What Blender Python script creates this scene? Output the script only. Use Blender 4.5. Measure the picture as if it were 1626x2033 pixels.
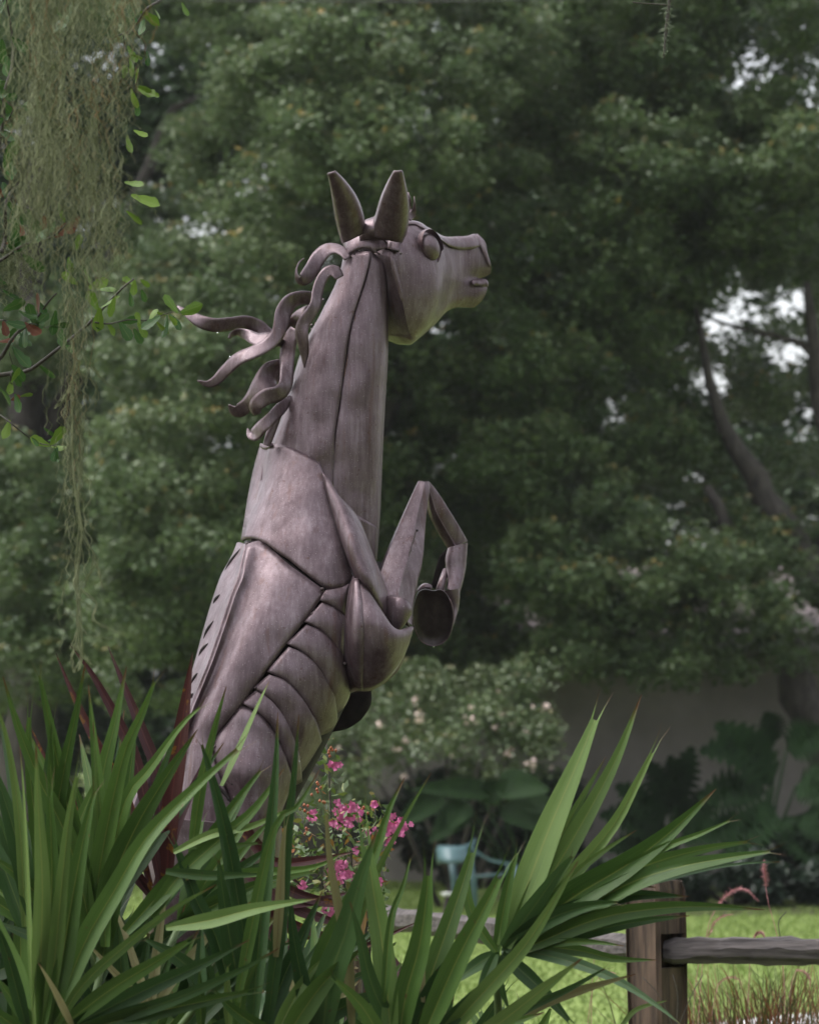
import bpy, bmesh, math, random
import numpy as np
from mathutils import Vector, Matrix, noise

for o in list(bpy.data.objects):
    bpy.data.objects.remove(o, do_unlink=True)
random.seed(11)
rng = np.random.default_rng(11)
SC = bpy.context.scene
COL = SC.collection

# ------------------------------------------------------------------ camera, sky, sun, exposure
FPX, CX, HY, EYE = 7300.0, 813.0, 1460.0, 1.6          # focal length and horizon of the photograph, in its pixels
cam_d = bpy.data.cameras.new('camera'); cam = bpy.data.objects.new('camera', cam_d); COL.objects.link(cam)
cam.location = (0, 0, EYE); cam.rotation_euler = (math.pi / 2, 0, 0)
cam_d.sensor_width = 36; cam_d.lens = FPX / 2033 * 36
cam_d.shift_y = (HY - 1016.5) / 2033
cam_d.clip_start = 0.1; cam_d.clip_end = 800
cam_d.dof.use_dof = True; cam_d.dof.focus_distance = 9.9
cam_d.dof.aperture_fstop = cam_d.lens / 1000 / 0.021
SC.camera = cam

SUN_EL, SUN_AZ = math.radians(60), math.radians(-92)
w = bpy.data.worlds.new('World'); SC.world = w; w.use_nodes = True
nt = w.node_tree; nt.nodes.clear()
sky = nt.nodes.new('ShaderNodeTexSky'); sky.sky_type = 'NISHITA'; sky.sun_disc = False
sky.sun_elevation = SUN_EL; sky.sun_rotation = SUN_AZ
sky.air_density = 1.0; sky.dust_density = 4.0; sky.ozone_density = 1.5
hs = nt.nodes.new('ShaderNodeHueSaturation'); hs.inputs['Saturation'].default_value = 0.22
bg = nt.nodes.new('ShaderNodeBackground'); bg.inputs['Strength'].default_value = 0.15
wo = nt.nodes.new('ShaderNodeOutputWorld')
nt.links.new(sky.outputs[0], hs.inputs['Color']); nt.links.new(hs.outputs[0], bg.inputs['Color']); nt.links.new(bg.outputs[0], wo.inputs[0])
sd = bpy.data.lights.new('sun', 'SUN'); sun = bpy.data.objects.new('sun', sd); COL.objects.link(sun)
sd.energy = 0.7; sd.angle = math.radians(50); sd.color = (1.0, 0.97, 0.95)
sv = Vector((math.sin(SUN_AZ) * math.cos(SUN_EL), math.cos(SUN_AZ) * math.cos(SUN_EL), math.sin(SUN_EL)))
sun.rotation_euler = sv.to_track_quat('Z', 'Y').to_euler()
vs = SC.view_settings; vs.view_transform = 'Standard'; vs.look = 'None'; vs.gamma = 1; vs.use_curve_mapping = False
vs.exposure = 1.36
SC.cycles.use_denoising = True
SC.cycles.max_bounces = 8; SC.cycles.transparent_max_bounces = 8

# ------------------------------------------------------------------ helpers
def at(px, py, d):
    return Vector(((px - CX) * d / FPX, d, EYE - (py - HY) * d / FPX))
def ground(px, py):
    d = EYE * FPX / (py - HY); return Vector(((px - CX) * d / FPX, d, 0))
def tag(o, label=None, cat=None, group=None, kind=None):
    if label: o['label'] = label
    if cat: o['category'] = cat
    if group: o['group'] = group
    if kind: o['kind'] = kind
    return o
def thing(name, label, cat, loc=(0, 0, 0), group=None):
    o = bpy.data.objects.new(name, None); COL.objects.link(o); o.location = loc
    o.empty_display_size = 0.1
    return tag(o, label, cat, group)
def link(name, me, mat=None, parent=None, sharp=None, smooth=True):
    """one mesh object; vertices are given in world space and stored relative to the thing's base"""
    if mat is not None: me.materials.append(mat)
    o = bpy.data.objects.new(name, me); COL.objects.link(o)
    if parent is not None:
        o.parent = parent
        p = parent; off = Vector((0, 0, 0))
        while p is not None: off += p.location; p = p.parent
        me.transform(Matrix.Translation(-off))
    if smooth:
        me.polygons.foreach_set('use_smooth', np.ones(len(me.polygons), bool))
        if sharp: me.set_sharp_from_angle(angle=math.radians(sharp))
    return o
def mesh(name, verts, faces, mat=None, parent=None, sharp=None, smooth=True, uv=None):
    me = bpy.data.meshes.new(name); me.from_pydata([tuple(v) for v in verts], [], faces); me.update()
    if uv is not None:
        ul = me.uv_layers.new(name='UVMap')
        li = np.empty(len(me.loops), np.int32); me.loops.foreach_get('vertex_index', li)
        ul.data.foreach_set('uv', np.asarray(uv, np.float32)[li].ravel())
    return link(name, me, mat, parent, sharp, smooth)
def mesh_np(name, V, Q, mat, parent=None, tint=None, smooth=False):
    """big meshes: V (n,3), Q (m,k) with k = 3 or 4, tint one value per vertex"""
    me = bpy.data.meshes.new(name); k = Q.shape[1]
    me.vertices.add(len(V)); me.vertices.foreach_set('co', np.ascontiguousarray(V, np.float32).ravel())
    me.loops.add(Q.size); me.loops.foreach_set('vertex_index', np.ascontiguousarray(Q, np.int32).ravel())
    me.polygons.add(len(Q)); me.polygons.foreach_set('loop_start', np.arange(0, Q.size, k, dtype=np.int32))
    if tint is not None:
        at_ = me.attributes.new('tint', 'FLOAT', 'POINT'); at_.data.foreach_set('value', np.ascontiguousarray(tint, np.float32))
    me.update(calc_edges=True)
    return link(name, me, mat, parent, smooth=smooth)
def cat(pts, n):
    """Catmull-Rom through pts (any dimension), n samples evenly spaced by arc length"""
    P = np.asarray(pts, float)
    if len(P) == 2:
        t = np.linspace(0, 1, n)[:, None]; return P[0] * (1 - t) + P[1] * t
    E = np.vstack([2 * P[0] - P[1], P, 2 * P[-1] - P[-2]]); out = []
    for i in range(1, len(E) - 2):
        p0, p1, p2, p3 = E[i - 1], E[i], E[i + 1], E[i + 2]
        for t in np.linspace(0, 1, 12, endpoint=False):
            out.append(0.5 * (2 * p1 + (p2 - p0) * t + (2 * p0 - 5 * p1 + 4 * p2 - p3) * t * t + (3 * p1 - p0 - 3 * p2 + p3) * t ** 3))
    out.append(P[-1]); out = np.array(out)
    s = np.r_[0, np.cumsum(np.linalg.norm(np.diff(out[:, :2], axis=0), axis=1))]
    q = np.linspace(0, s[-1], n)
    return np.stack([np.interp(q, s, out[:, k]) for k in range(out.shape[1])], 1)
def grid_faces(nr, nc, wrap=False, base=0):
    F = []
    for i in range(nr - 1):
        for j in range(nc - (0 if wrap else 1)):
            a = base + i * nc + j; b = base + i * nc + (j + 1) % nc
            F.append((a, b, b + nc, a + nc))
    return F
def tube_geo(path, radii, sides=8, base=0):
    """tube round a 3D path; returns verts, faces (capped)"""
    path = [Vector(p) for p in path]; V = []; n = len(path); up = None
    for i, p in enumerate(path):
        t = (path[min(i + 1, n - 1)] - path[max(i - 1, 0)])
        t = t.normalized() if t.length > 1e-9 else Vector((0, 0, 1))
        if up is None: up = t.orthogonal().normalized()
        up = (up - t * up.dot(t));  up = up.normalized() if up.length > 1e-6 else t.orthogonal().normalized()
        s = t.cross(up); r = radii[i] if hasattr(radii, '__len__') else radii
        for k in range(sides):
            a = 2 * math.pi * k / sides; V.append(p + (up * math.cos(a) + s * math.sin(a)) * r)
    F = grid_faces(n, sides, True, base)
    F.append(tuple(base + k for k in range(sides))[::-1]); F.append(tuple(base + (n - 1) * sides + k for k in range(sides)))
    return V, F
def tubes(name, list_, mat, parent=None, sides=8, sharp=None):
    V, F = [], []
    for path, radii in list_:
        v, f = tube_geo(path, radii, sides, len(V)); V += v; F += f
    return mesh(name, V, F, mat, parent, sharp)
def box_geo(c, half, rot=None, base=0):
    V = []
    for x in (-1, 1):
        for y in (-1, 1):
            for z in (-1, 1):
                v = Vector((x * half[0], y * half[1], z * half[2]))
                if rot is not None: v = rot @ v
                V.append(Vector(c) + v)
    F = [(0, 1, 3, 2), (4, 6, 7, 5), (0, 4, 5, 1), (2, 3, 7, 6), (0, 2, 6, 4), (1, 5, 7, 3)]
    return V, [tuple(base + i for i in f) for f in F]
def boxes(name, list_, mat, parent=None, bevel=0.0):
    V, F = [], []
    for b in list_:
        v, f = box_geo(*b, base=len(V)) if len(b) == 3 else box_geo(b[0], b[1], None, len(V)); V += v; F += f
    o = mesh(name, V, F, mat, parent, smooth=False)
    if bevel:
        m = o.modifiers.new('bevel', 'BEVEL'); m.width = bevel; m.segments = 2
    return o

# ------------------------------------------------------------------ materials
def mat_new(name):
    m = bpy.data.materials.new(name); m.use_nodes = True
    nt = m.node_tree; b = nt.nodes['Principled BSDF']
    return m, nt, b
def N(nt, kind, **kw):
    n = nt.nodes.new(kind)
    for k, v in kw.items():
        if k in n.inputs.keys(): n.inputs[k].default_value = v
        else: setattr(n, k, v)
    return n
def ramp(nt, fac, stops):
    r = nt.nodes.new('ShaderNodeValToRGB'); e = r.color_ramp.elements
    while len(e) > len(stops): e.remove(e[-1])
    while len(e) < len(stops): e.new(0.5)
    for el, (p, c) in zip(e, stops):
        el.position = p; el.color = (*c, 1)
    nt.links.new(fac, r.inputs['Fac']); return r
def coords(nt, scale=(1, 1, 1)):
    g = nt.nodes.new('ShaderNodeNewGeometry'); mp = nt.nodes.new('ShaderNodeMapping'); mp.inputs['Scale'].default_value = scale
    nt.links.new(g.outputs['Position'], mp.inputs['Vector']); return mp.outputs[0]
def noise_tex(nt, vec, scale, detail=4, rough=0.55):
    n = N(nt, 'ShaderNodeTexNoise'); n.inputs['Scale'].default_value = scale; n.inputs['Detail'].default_value = detail
    n.inputs['Roughness'].default_value = rough
    nt.links.new(vec, n.inputs['Vector']); return n.outputs['Fac']
def bump(nt, b, h, strength, dist):
    bp = nt.nodes.new('ShaderNodeBump'); bp.inputs['Strength'].default_value = strength; bp.inputs['Distance'].default_value = dist
    nt.links.new(h, bp.inputs['Height']); nt.links.new(bp.outputs[0], b.inputs['Normal'])
def math2(nt, op, a, b):
    m = nt.nodes.new('ShaderNodeMath'); m.operation = op
    for i, x in enumerate((a, b)):
        if isinstance(x, (int, float)): m.inputs[i].default_value = x
        else: nt.links.new(x, m.inputs[i])
    return m.outputs[0]

def simple_mat(name, c1, c2, scale=20, rough=0.6, metallic=0.0, spec=0.5, bump_s=0.2, bump_d=0.004, stretch=(1, 1, 1)):
    m, nt, b = mat_new(name)
    v = coords(nt, stretch); f = noise_tex(nt, v, scale)
    r = ramp(nt, f, [(0.3, c1), (0.7, c2)]); nt.links.new(r.outputs[0], b.inputs['Base Color'])
    b.inputs['Roughness'].default_value = rough; b.inputs['Metallic'].default_value = metallic
    b.inputs['Specular IOR Level'].default_value = spec
    if bump_s: bump(nt, b, f, bump_s, bump_d)
    return m

def metal_mat(name, dark=1.0):
    """weathered bronze-coloured sheet steel: blotchy patina, vertical run-off streaks, pale mineral specks, hammered relief"""
    m, nt, b = mat_new(name)
    v = coords(nt); vs_ = coords(nt, (1, 1, 0.10)); vt = coords(nt, (1, 1, 0.22))
    big = noise_tex(nt, v, 8, 5, 0.62); streak = noise_tex(nt, vs_, 75, 5, 0.65); st2 = noise_tex(nt, vt, 26, 4, 0.6); fine = noise_tex(nt, v, 220, 3, 0.6)
    mid = noise_tex(nt, v, 30, 6, 0.68)
    s = math2(nt, 'ADD', math2(nt, 'MULTIPLY', big, 0.24), math2(nt, 'MULTIPLY', streak, 0.34))
    s = math2(nt, 'ADD', s, math2(nt, 'MULTIPLY', mid, 0.16)); s = math2(nt, 'ADD', s, math2(nt, 'MULTIPLY', st2, 0.26))
    k = dark
    r = ramp(nt, s, [(0.33, (0.072 * k, 0.045 * k, 0.051 * k)), (0.455, (0.130 * k, 0.090 * k, 0.101 * k)), (0.53, (0.168 * k, 0.122 * k, 0.137 * k)), (0.68, (0.29 * k, 0.235 * k, 0.256 * k))])
    fr = noise_tex(nt, v, 75, 2, 0.5); fm = ramp(nt, fr, [(0.67, (0, 0, 0)), (0.75, (1, 1, 1))])
    mx = nt.nodes.new('ShaderNodeMixRGB'); mx.inputs[2].default_value = (0.085, 0.036, 0.026, 1)
    nt.links.new(math2(nt, 'MULTIPLY', fm.outputs[0], 0.6), mx.inputs[0]); nt.links.new(r.outputs[0], mx.inputs[1])
    rs = noise_tex(nt, coords(nt, (1, 1, 0.05)), 42, 3, 0.5); rm = ramp(nt, rs, [(0.60, (0, 0, 0)), (0.70, (1, 1, 1))])
    m1 = nt.nodes.new('ShaderNodeMixRGB'); m1.inputs[2].default_value = (0.115, 0.056, 0.046, 1)
    nt.links.new(math2(nt, 'MULTIPLY', rm.outputs[0], 0.45), m1.inputs[0]); nt.links.new(mx.outputs[0], m1.inputs[1]); mx = m1
    sp = noise_tex(nt, v, 330, 1, 0.4); sm = ramp(nt, sp, [(0.69, (0, 0, 0)), (0.74, (1, 1, 1))])
    m2 = nt.nodes.new('ShaderNodeMixRGB'); m2.inputs[2].default_value = (0.40, 0.36, 0.37, 1)
    nt.links.new(math2(nt, 'MULTIPLY', sm.outputs[0], 0.5), m2.inputs[0]); nt.links.new(mx.outputs[0], m2.inputs[1])
    nt.links.new(m2.outputs[0], b.inputs['Base Color'])
    b.inputs['Metallic'].default_value = 0.70; b.inputs['Coat Weight'].default_value = 0.25; b.inputs['Coat Roughness'].default_value = 0.22
    rr = ramp(nt, mid, [(0.3, (0.38, 0.38, 0.38)), (0.7, (0.60, 0.60, 0.60))]); nt.links.new(rr.outputs[0], b.inputs['Roughness'])
    h = math2(nt, 'ADD', math2(nt, 'MULTIPLY', noise_tex(nt, v, 22, 3, 0.5), 0.55), math2(nt, 'MULTIPLY', fine, 0.14))
    h = math2(nt, 'ADD', h, math2(nt, 'MULTIPLY', st2, 0.4))
    bump(nt, b, h, 0.36, 0.010)
    return m

def leaf_mat(name, stops, rough=0.45, transl=0.25, use='tint', spec=0.5):
    """foliage: colour by a random value per leaf ('tint' attribute or object random), some light let through"""
    m, nt, b = mat_new(name)
    if use == 'tint':
        a = nt.nodes.new('ShaderNodeAttribute'); a.attribute_name = 'tint'; fac = a.outputs['Fac']
    else:
        a = nt.nodes.new('ShaderNodeObjectInfo'); fac = a.outputs['Random']
    r = ramp(nt, fac, stops)
    nt.links.new(r.outputs[0], b.inputs['Base Color']); b.inputs['Roughness'].default_value = rough
    b.inputs['Specular IOR Level'].default_value = spec
    t = nt.nodes.new('ShaderNodeBsdfTranslucent'); nt.links.new(r.outputs[0], t.inputs['Color'])
    mx = nt.nodes.new('ShaderNodeMixShader'); mx.inputs[0].default_value = transl
    out = nt.nodes['Material Output']
    nt.links.new(b.outputs[0], mx.inputs[1]); nt.links.new(t.outputs[0], mx.inputs[2]); nt.links.new(mx.outputs[0], out.inputs[0])
    return m

def palm_mat(name, base, lite, rib, rough=0.38, tipc=(0.10, 0.05, 0.02), spots=None):
    """strap leaf with a UV map: u across, v along. Pale midrib, fine veins, brown dry tip"""
    m, nt, b = mat_new(name)
    uv = nt.nodes.new('ShaderNodeUVMap'); uv.uv_map = 'UVMap'; sp = nt.nodes.new('ShaderNodeSeparateXYZ'); nt.links.new(uv.outputs[0], sp.inputs[0])
    oi = nt.nodes.new('ShaderNodeObjectInfo')
    v = coords(nt); n1 = noise_tex(nt, v, 9, 4)
    mp = nt.nodes.new('ShaderNodeMapping'); mp.inputs['Scale'].default_value = (26, 1.2, 1); nt.links.new(uv.outputs[0], mp.inputs['Vector'])
    vein = noise_tex(nt, mp.outputs[0], 1.6, 2)
    f = math2(nt, 'ADD', math2(nt, 'MULTIPLY', n1, 0.35), math2(nt, 'MULTIPLY', vein, 0.75))
    f = math2(nt, 'ADD', f, math2(nt, 'MULTIPLY', oi.outputs['Random'], 0.5)); f = math2(nt, 'SUBTRACT', f, 0.30)
    r = ramp(nt, f, [(0.15, base), (0.85, lite)])
    d = math2(nt, 'ABSOLUTE', math2(nt, 'SUBTRACT', sp.outputs[0], 0.5), 0)
    mid = ramp(nt, d, [(0.0, (1, 1, 1)), (0.045, (0, 0, 0))])
    m1 = nt.nodes.new('ShaderNodeMixRGB'); nt.links.new(math2(nt, 'MULTIPLY', mid.outputs[0], 0.75), m1.inputs[0]); nt.links.new(r.outputs[0], m1.inputs[1]); m1.inputs[2].default_value = (*rib, 1)
    tipf = math2(nt, 'ADD', sp.outputs[1], math2(nt, 'MULTIPLY', math2(nt, 'SUBTRACT', n1, 0.5), 0.10))
    tip = ramp(nt, tipf, [(0.91, (0, 0, 0)), (0.975, (1, 1, 1))])
    m2 = nt.nodes.new('ShaderNodeMixRGB'); nt.links.new(tip.outputs[0], m2.inputs[0]); nt.links.new(m1.outputs[0], m2.inputs[1]); m2.inputs[2].default_value = (*tipc, 1)
    col = m2.outputs[0]
    if spots:
        sn = noise_tex(nt, v, spots[1], 3); sr = ramp(nt, sn, [(spots[2], (0, 0, 0)), (spots[2] + 0.06, (1, 1, 1))])
        m3 = nt.nodes.new('ShaderNodeMixRGB'); nt.links.new(sr.outputs[0], m3.inputs[0]); nt.links.new(col, m3.inputs[1]); m3.inputs[2].default_value = (*spots[0], 1); col = m3.outputs[0]
    nt.links.new(col, b.inputs['Base Color']); b.inputs['Roughness'].default_value = rough
    b.inputs['Specular IOR Level'].default_value = 0.28
    bump(nt, b, vein, 0.25, 0.003)
    t = nt.nodes.new('ShaderNodeBsdfTranslucent'); nt.links.new(col, t.inputs['Color'])
    mx = nt.nodes.new('ShaderNodeMixShader'); mx.inputs[0].default_value = 0.22
    out = nt.nodes['Material Output']
    nt.links.new(b.outputs[0], mx.inputs[1]); nt.links.new(t.outputs[0], mx.inputs[2]); nt.links.new(mx.outputs[0], out.inputs[0])
    return m

M = {}
M['metal'] = metal_mat('weathered_metal')
M['inner'] = simple_mat('inner_steel', (0.018, 0.014, 0.014), (0.035, 0.027, 0.027), 30, 0.7, 0.2, 0.2)  # near-black, so the hull's colour carries the shade of the plate gaps
M['weld'] = simple_mat('weld_bead', (0.05, 0.035, 0.035), (0.11, 0.08, 0.08), 200, 0.5, 0.4)
M['rust'] = simple_mat('rust_run', (0.075, 0.034, 0.026), (0.15, 0.085, 0.07), 150, 0.6, 0.2)
M['sole'] = simple_mat('hoof_sole', (0.035, 0.026, 0.026), (0.065, 0.05, 0.05), 30, 0.42, 0.4, 0.4, 0.3)
M['bark'] = simple_mat('oak_bark', (0.018, 0.016, 0.014), (0.065, 0.056, 0.05), 18, 0.85, 0, 0.3, 0.9, 0.03, (1, 1, 0.3))
M['twig'] = simple_mat('twig_bark', (0.03, 0.025, 0.02), (0.075, 0.065, 0.05), 120, 0.7, 0, 0.4, 0.5, 0.002)
M['post'] = simple_mat('weathered_post', (0.020, 0.013, 0.009), (0.112, 0.074, 0.052), 34, 0.8, 0, 0.3, 0.8, 0.008, (1.2, 1.2, 0.12))
M['rail'] = simple_mat('weathered_rail', (0.026, 0.022, 0.022), (0.105, 0.09, 0.087), 30, 0.75, 0, 0.3, 0.9, 0.008, (0.10, 1, 1.6))
# ------------------------------------------------------------------ the setting: lawn, path, beds, house
lawn_m = simple_mat('lawn_grass', (0.145, 0.20, 0.05), (0.19, 0.25, 0.07), 1.1, 0.8, 0, 0.2, 0.5, 0.03)
S = 300
lawn = mesh('lawn', [(-S, -60, 0), (S, -60, 0), (S, 2 * S, 0), (-S, 2 * S, 0)], [(0, 1, 2, 3)], lawn_m, smooth=False); tag(lawn, kind='structure')
# mown blades standing on the strip of lawn in view
n = 70000
gx = rng.uniform(-3.2, 4.6, n); gy = rng.uniform(19.3, 41.5, n)
hgt = rng.uniform(0.02, 0.045, n); ang = rng.uniform(0, math.pi, n); wd = rng.uniform(0.006, 0.012, n)
B = np.stack([gx, gy, np.zeros(n)], 1); D = np.stack([np.cos(ang) * wd, np.sin(ang) * wd, np.zeros(n)], 1)
T = B + np.stack([rng.normal(0, 0.02, n), rng.normal(0, 0.02, n), hgt], 1)
V = np.stack([B - D, B + D, T], 1).reshape(-1, 3); Q = np.arange(3 * n).reshape(-1, 3)
grass_m = leaf_mat('grass_blade', [(0.0, (0.12, 0.175, 0.042)), (0.6, (0.155, 0.22, 0.055)), (1.0, (0.20, 0.255, 0.08))], 0.6, 0.3, spec=0.2)
tag(mesh_np('grass', V, Q, grass_m, tint=np.repeat(rng.random(n), 3)), kind='stuff')

path_m = simple_mat('pale_concrete', (0.42, 0.40, 0.40), (0.55, 0.53, 0.53), 6, 0.8)
pp = [ground(1300, 2070), ground(1380, 2046), ground(1480, 2033), ground(1640, 2019), ground(1900, 2002)]
V = [(p.x, p.y, 0.03) for p in pp] + [(p.x, p.y - 2.2, 0.03) for p in pp] + [(p.x, p.y, -0.05) for p in pp] + [(p.x, p.y - 2.2, -0.05) for p in pp]
k = len(pp); F = [(i, i + 1, k + i + 1, k + i) for i in range(k - 1)] + [(i + 1, i, 2 * k + i, 2 * k + i + 1) for i in range(k - 1)] + [(k + i, k + i + 1, 3 * k + i + 1, 3 * k + i) for i in range(k - 1)]
tag(mesh('garden_path', V, F, path_m, smooth=False), kind='structure')

mulch_m = simple_mat('dark_mulch', (0.018, 0.013, 0.010), (0.05, 0.036, 0.028), 25, 0.9, 0, 0.2, 1, 0.03)
def sheet(name, pts, z, mat):
    return tag(mesh(name, [(x, y, z) for x, y in pts], [tuple(range(len(pts)))], mat, smooth=False), kind='structure')
sheet('mulch_bed', [(1.6, 32.9), (2.6, 32.6), (4.2, 32.8), (9, 32.8), (9, 39.8), (1.2, 39.8), (0.6, 36.5)], 0.006, mulch_m)
sheet('unseen_planting_bed', [(-7.0, 1.6), (4.0, 1.6), (3.6, 8), (1.3, 11.6), (-0.2, 12.2), (-7.0, 12.2)], 0.006, mulch_m)  # out of view; spread toward the viewer to darken light bounced onto the horse

# house behind the oaks: rendered wall, boxed eave, shingle roof
stucco = simple_mat('stucco', (0.165, 0.150, 0.135), (0.235, 0.215, 0.20), 2.2, 0.9, 0, 0.2, 0.3, 0.004)
trim_m = simple_mat('painted_trim', (0.19, 0.185, 0.18), (0.23, 0.22, 0.215), 8, 0.6)
shing_m = simple_mat('shingle', (0.20, 0.165, 0.165), (0.30, 0.255, 0.255), 40, 0.85, 0, 0.2, 0.4)
hx0, hx1, hy = -0.45, 15.0, 40.0
house = thing('house', 'stucco house with pinkish shingle roof behind the oak trees', 'house', (hx0, hy, 0))
boxes('wall', [((0.5 * (hx0 + hx1), hy + 4, 1.25), (0.5 * (hx1 - hx0), 4, 1.25))], stucco, house)
boxes('soffit', [((0.5 * (hx0 + hx1), hy + 4, 2.52), (0.5 * (hx1 - hx0) + 0.2, 4.5, 0.02))], trim_m, house)
boxes('fascia', [((0.5 * (hx0 + hx1), hy - 0.52, 2.60), (0.5 * (hx1 - hx0) + 0.2, 0.02, 0.095))], trim_m, house)
# roof: courses of shingles as stepped slabs, pieces too small to tell apart at this distance
V, F = [], []
for c in range(26):
    y0 = hy - 0.6 + c * 0.20; z0 = 2.70 + c * 0.036
    xx = hx0 - 0.25
    while xx < hx1 + 0.5:
        wx = random.uniform(0.28, 0.36)
        b = len(V); dz = random.uniform(0, 0.008)
        V += [(xx, y0, z0 + dz), (xx + wx - 0.01, y0, z0 + dz), (xx + wx - 0.01, y0 + 0.24, z0 + 0.045), (xx, y0 + 0.24, z0 + 0.045),
              (xx, y0, z0 - 0.03), (xx + wx - 0.01, y0, z0 - 0.03)]
        F += [(b, b + 1, b + 2, b + 3), (b + 4, b + 5, b + 1, b)]; xx += wx
roof = mesh('roof', [(hx0 - 0.25, hy - 0.6, 2.66), (hx1 + 0.25, hy - 0.6, 2.66), (hx1 + 0.25, hy + 4.6, 3.57), (hx0 - 0.25, hy + 4.6, 3.57), (hx1 + 0.25, hy + 9, 2.66), (hx0 - 0.25, hy + 9, 2.66)],
            [(0, 1, 2, 3), (3, 2, 4, 5), (0, 3, 5), (1, 4, 2)], shing_m, house, smooth=False)
sh = mesh('shingles', V, F, shing_m, roof, smooth=False); sh['kind'] = 'stuff'
# window and downpipe on the wall (dark pane in a pale frame)
fr = boxes('window', [((6.2, hy - 0.03, 1.95), (0.75, 0.03, 0.05)), ((6.2, hy - 0.03, 0.85), (0.75, 0.03, 0.05)), ((5.5, hy - 0.03, 1.4), (0.05, 0.03, 0.5)), ((6.9, hy - 0.03, 1.4), (0.05, 0.03, 0.5))], trim_m, house)
glass_m, gnt, gb = mat_new('window_glass'); gb.inputs['Base Color'].default_value = (0.02, 0.025, 0.03, 1); gb.inputs['Roughness'].default_value = 0.05
boxes('pane', [((6.2, hy - 0.012, 1.4), (0.65, 0.006, 0.5))], glass_m, fr)

# ------------------------------------------------------------------ oak trees and the wood behind
HOLES = [(330, 290, 42, 32, .85), (405, 190, 46, 46, .6), (385, 55, 42, 36, .6), (430, 455, 55, 45, .85), (300, 120, 40, 60, .6), (985, 250, 26, 46, .8), (1512, 165, 26, 18, .55),
         (1570, 600, 62, 52, 1.15), (1575, 700, 60, 60, 1.15), (1430, 655, 55, 45, 1.05), (1412, 760, 48, 60, 1.1), (1590, 830, 60, 130, .85), (1465, 880, 40, 66, 1.1),
         (1500, 960, 36, 66, 1.1), (1375, 945, 40, 32, 1.1), (1600, 1010, 40, 60, .8), (910, 900, 30, 22, .6), (885, 650, 35, 35, .6), (1340, 990, 40, 40, .7), (470, 640, 40, 40, .5), (1260, 330, 50, 40, .4), (770, 690, 40, 40, .35), (1180, 180, 30, 30, .3)]
HW = [((hx_ - CX) / FPX, (HY - hy_) / FPX, rx / FPX, ry / FPX, s) for hx_, hy_, rx, ry, s in HOLES]
def keep_mask(P, strength=1.0):
    """openings between the crowns where the sky comes through (all the trees stand within a few metres of one another in depth)"""
    u = P[:, 0] / P[:, 1]; v = (P[:, 2] - EYE) / P[:, 1]; p = np.zeros(len(P))
    for a, b_, rx, rz, s in HW:
        q = ((u - a) / rx) ** 2 + ((v - b_) / rz) ** 2
        p = np.maximum(p, 0.80 * s * strength * np.clip(1.05 - q, 0, 1))
    return rng.random(len(P)) > p
def leaves_np(C, size, up=0.5, asp=0.5):
    """one pointed four-cornered leaf with a fold per centre C"""
    n = len(C)
    nrm = rng.normal(0, 1, (n, 3)); nrm /= np.linalg.norm(nrm, axis=1)[:, None]; nrm[:, 2] = np.abs(nrm[:, 2]) + up
    nrm /= np.linalg.norm(nrm, axis=1)[:, None]
    a = rng.normal(0, 1, (n, 3)); a -= nrm * (a * nrm).sum(1)[:, None]; a /= np.linalg.norm(a, axis=1)[:, None]
    b = np.cross(nrm, a); s = (size * rng.uniform(0.65, 1.3, n))[:, None]
    V = np.stack([C - a * s, C + b * s * asp - nrm * s * 0.12 + a * s * 0.15, C + a * s, C - b * s * asp - nrm * s * 0.12 + a * s * 0.15], 1).reshape(-1, 3)
    return V, np.arange(4 * n).reshape(-1, 4)
def crown_points(lobes, n_sub, n_leaf, sub_r, low=-0.45):
    """lobes (x,y,z,r) -> sub-clumps on each lobe's upper, outer side -> leaf positions and a 'tip' value (1 on new shoots)"""
    P, T = [], []
    for (x, y, z, r) in lobes:
        m = max(6, int(n_sub * r * r))
        d = rng.normal(0, 1, (m, 3)); d /= np.linalg.norm(d, axis=1)[:, None]
        d = d[d[:, 2] > low]; m = len(d)
        rr = r * rng.uniform(0.62, 1.08, m)
        S_ = np.array([x, y, z]) + d * rr[:, None] * np.array([1, 1, 0.82])
        for c, dd in zip(S_, d):
            k = int(n_leaf * rng.uniform(0.6, 1.4)); sr = sub_r * rng.uniform(0.7, 1.4)
            q = rng.normal(0, 1, (k, 3)); q /= np.linalg.norm(q, axis=1)[:, None]; q *= (rng.random(k) ** 0.45)[:, None]
            q = q * sr * np.array([1.0, 1.0, 0.7]); q[:, 2] += 0.25 * np.abs(q[:, 0]) * 0
            base = rng.random() * 0.30
            t = base + rng.random(k) * 0.42
            young = (q[:, 2] > 0.42 * sr) & (rng.random(k) < (0.40 if dd[2] > 0.0 else 0.05)) & (rng.random() < 0.6)
            t[young] = rng.uniform(0.80, 1.0, young.sum())
            P.append(c + q); T.append(t)
    return np.vstack(P), np.concatenate(T)
oak_stops = [(0.0, (0.050, 0.086, 0.036)), (0.35, (0.085, 0.128, 0.052)), (0.72, (0.128, 0.168, 0.068)), (0.80, (0.15, 0.16, 0.06)), (1.0, (0.28, 0.20, 0.07))]
M['oak'] = leaf_mat('oak_leaf', oak_stops, 0.42, 0.36, spec=0.35)
M['oak_pale'] = leaf_mat('pale_oak_leaf', [(0.0, (0.060, 0.098, 0.042)), (0.35, (0.100, 0.142, 0.064)), (0.72, (0.145, 0.182, 0.084)), (0.80, (0.19, 0.18, 0.07)), (1.0, (0.32, 0.23, 0.08))], 0.42, 0.36, spec=0.35)
M['wood'] = leaf_mat('far_leaf', [(0, (0.036, 0.066, 0.030)), (0.7, (0.066, 0.104, 0.046)), (1, (0.10, 0.135, 0.06))], 0.5, 0.25, spec=0.3)
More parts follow.
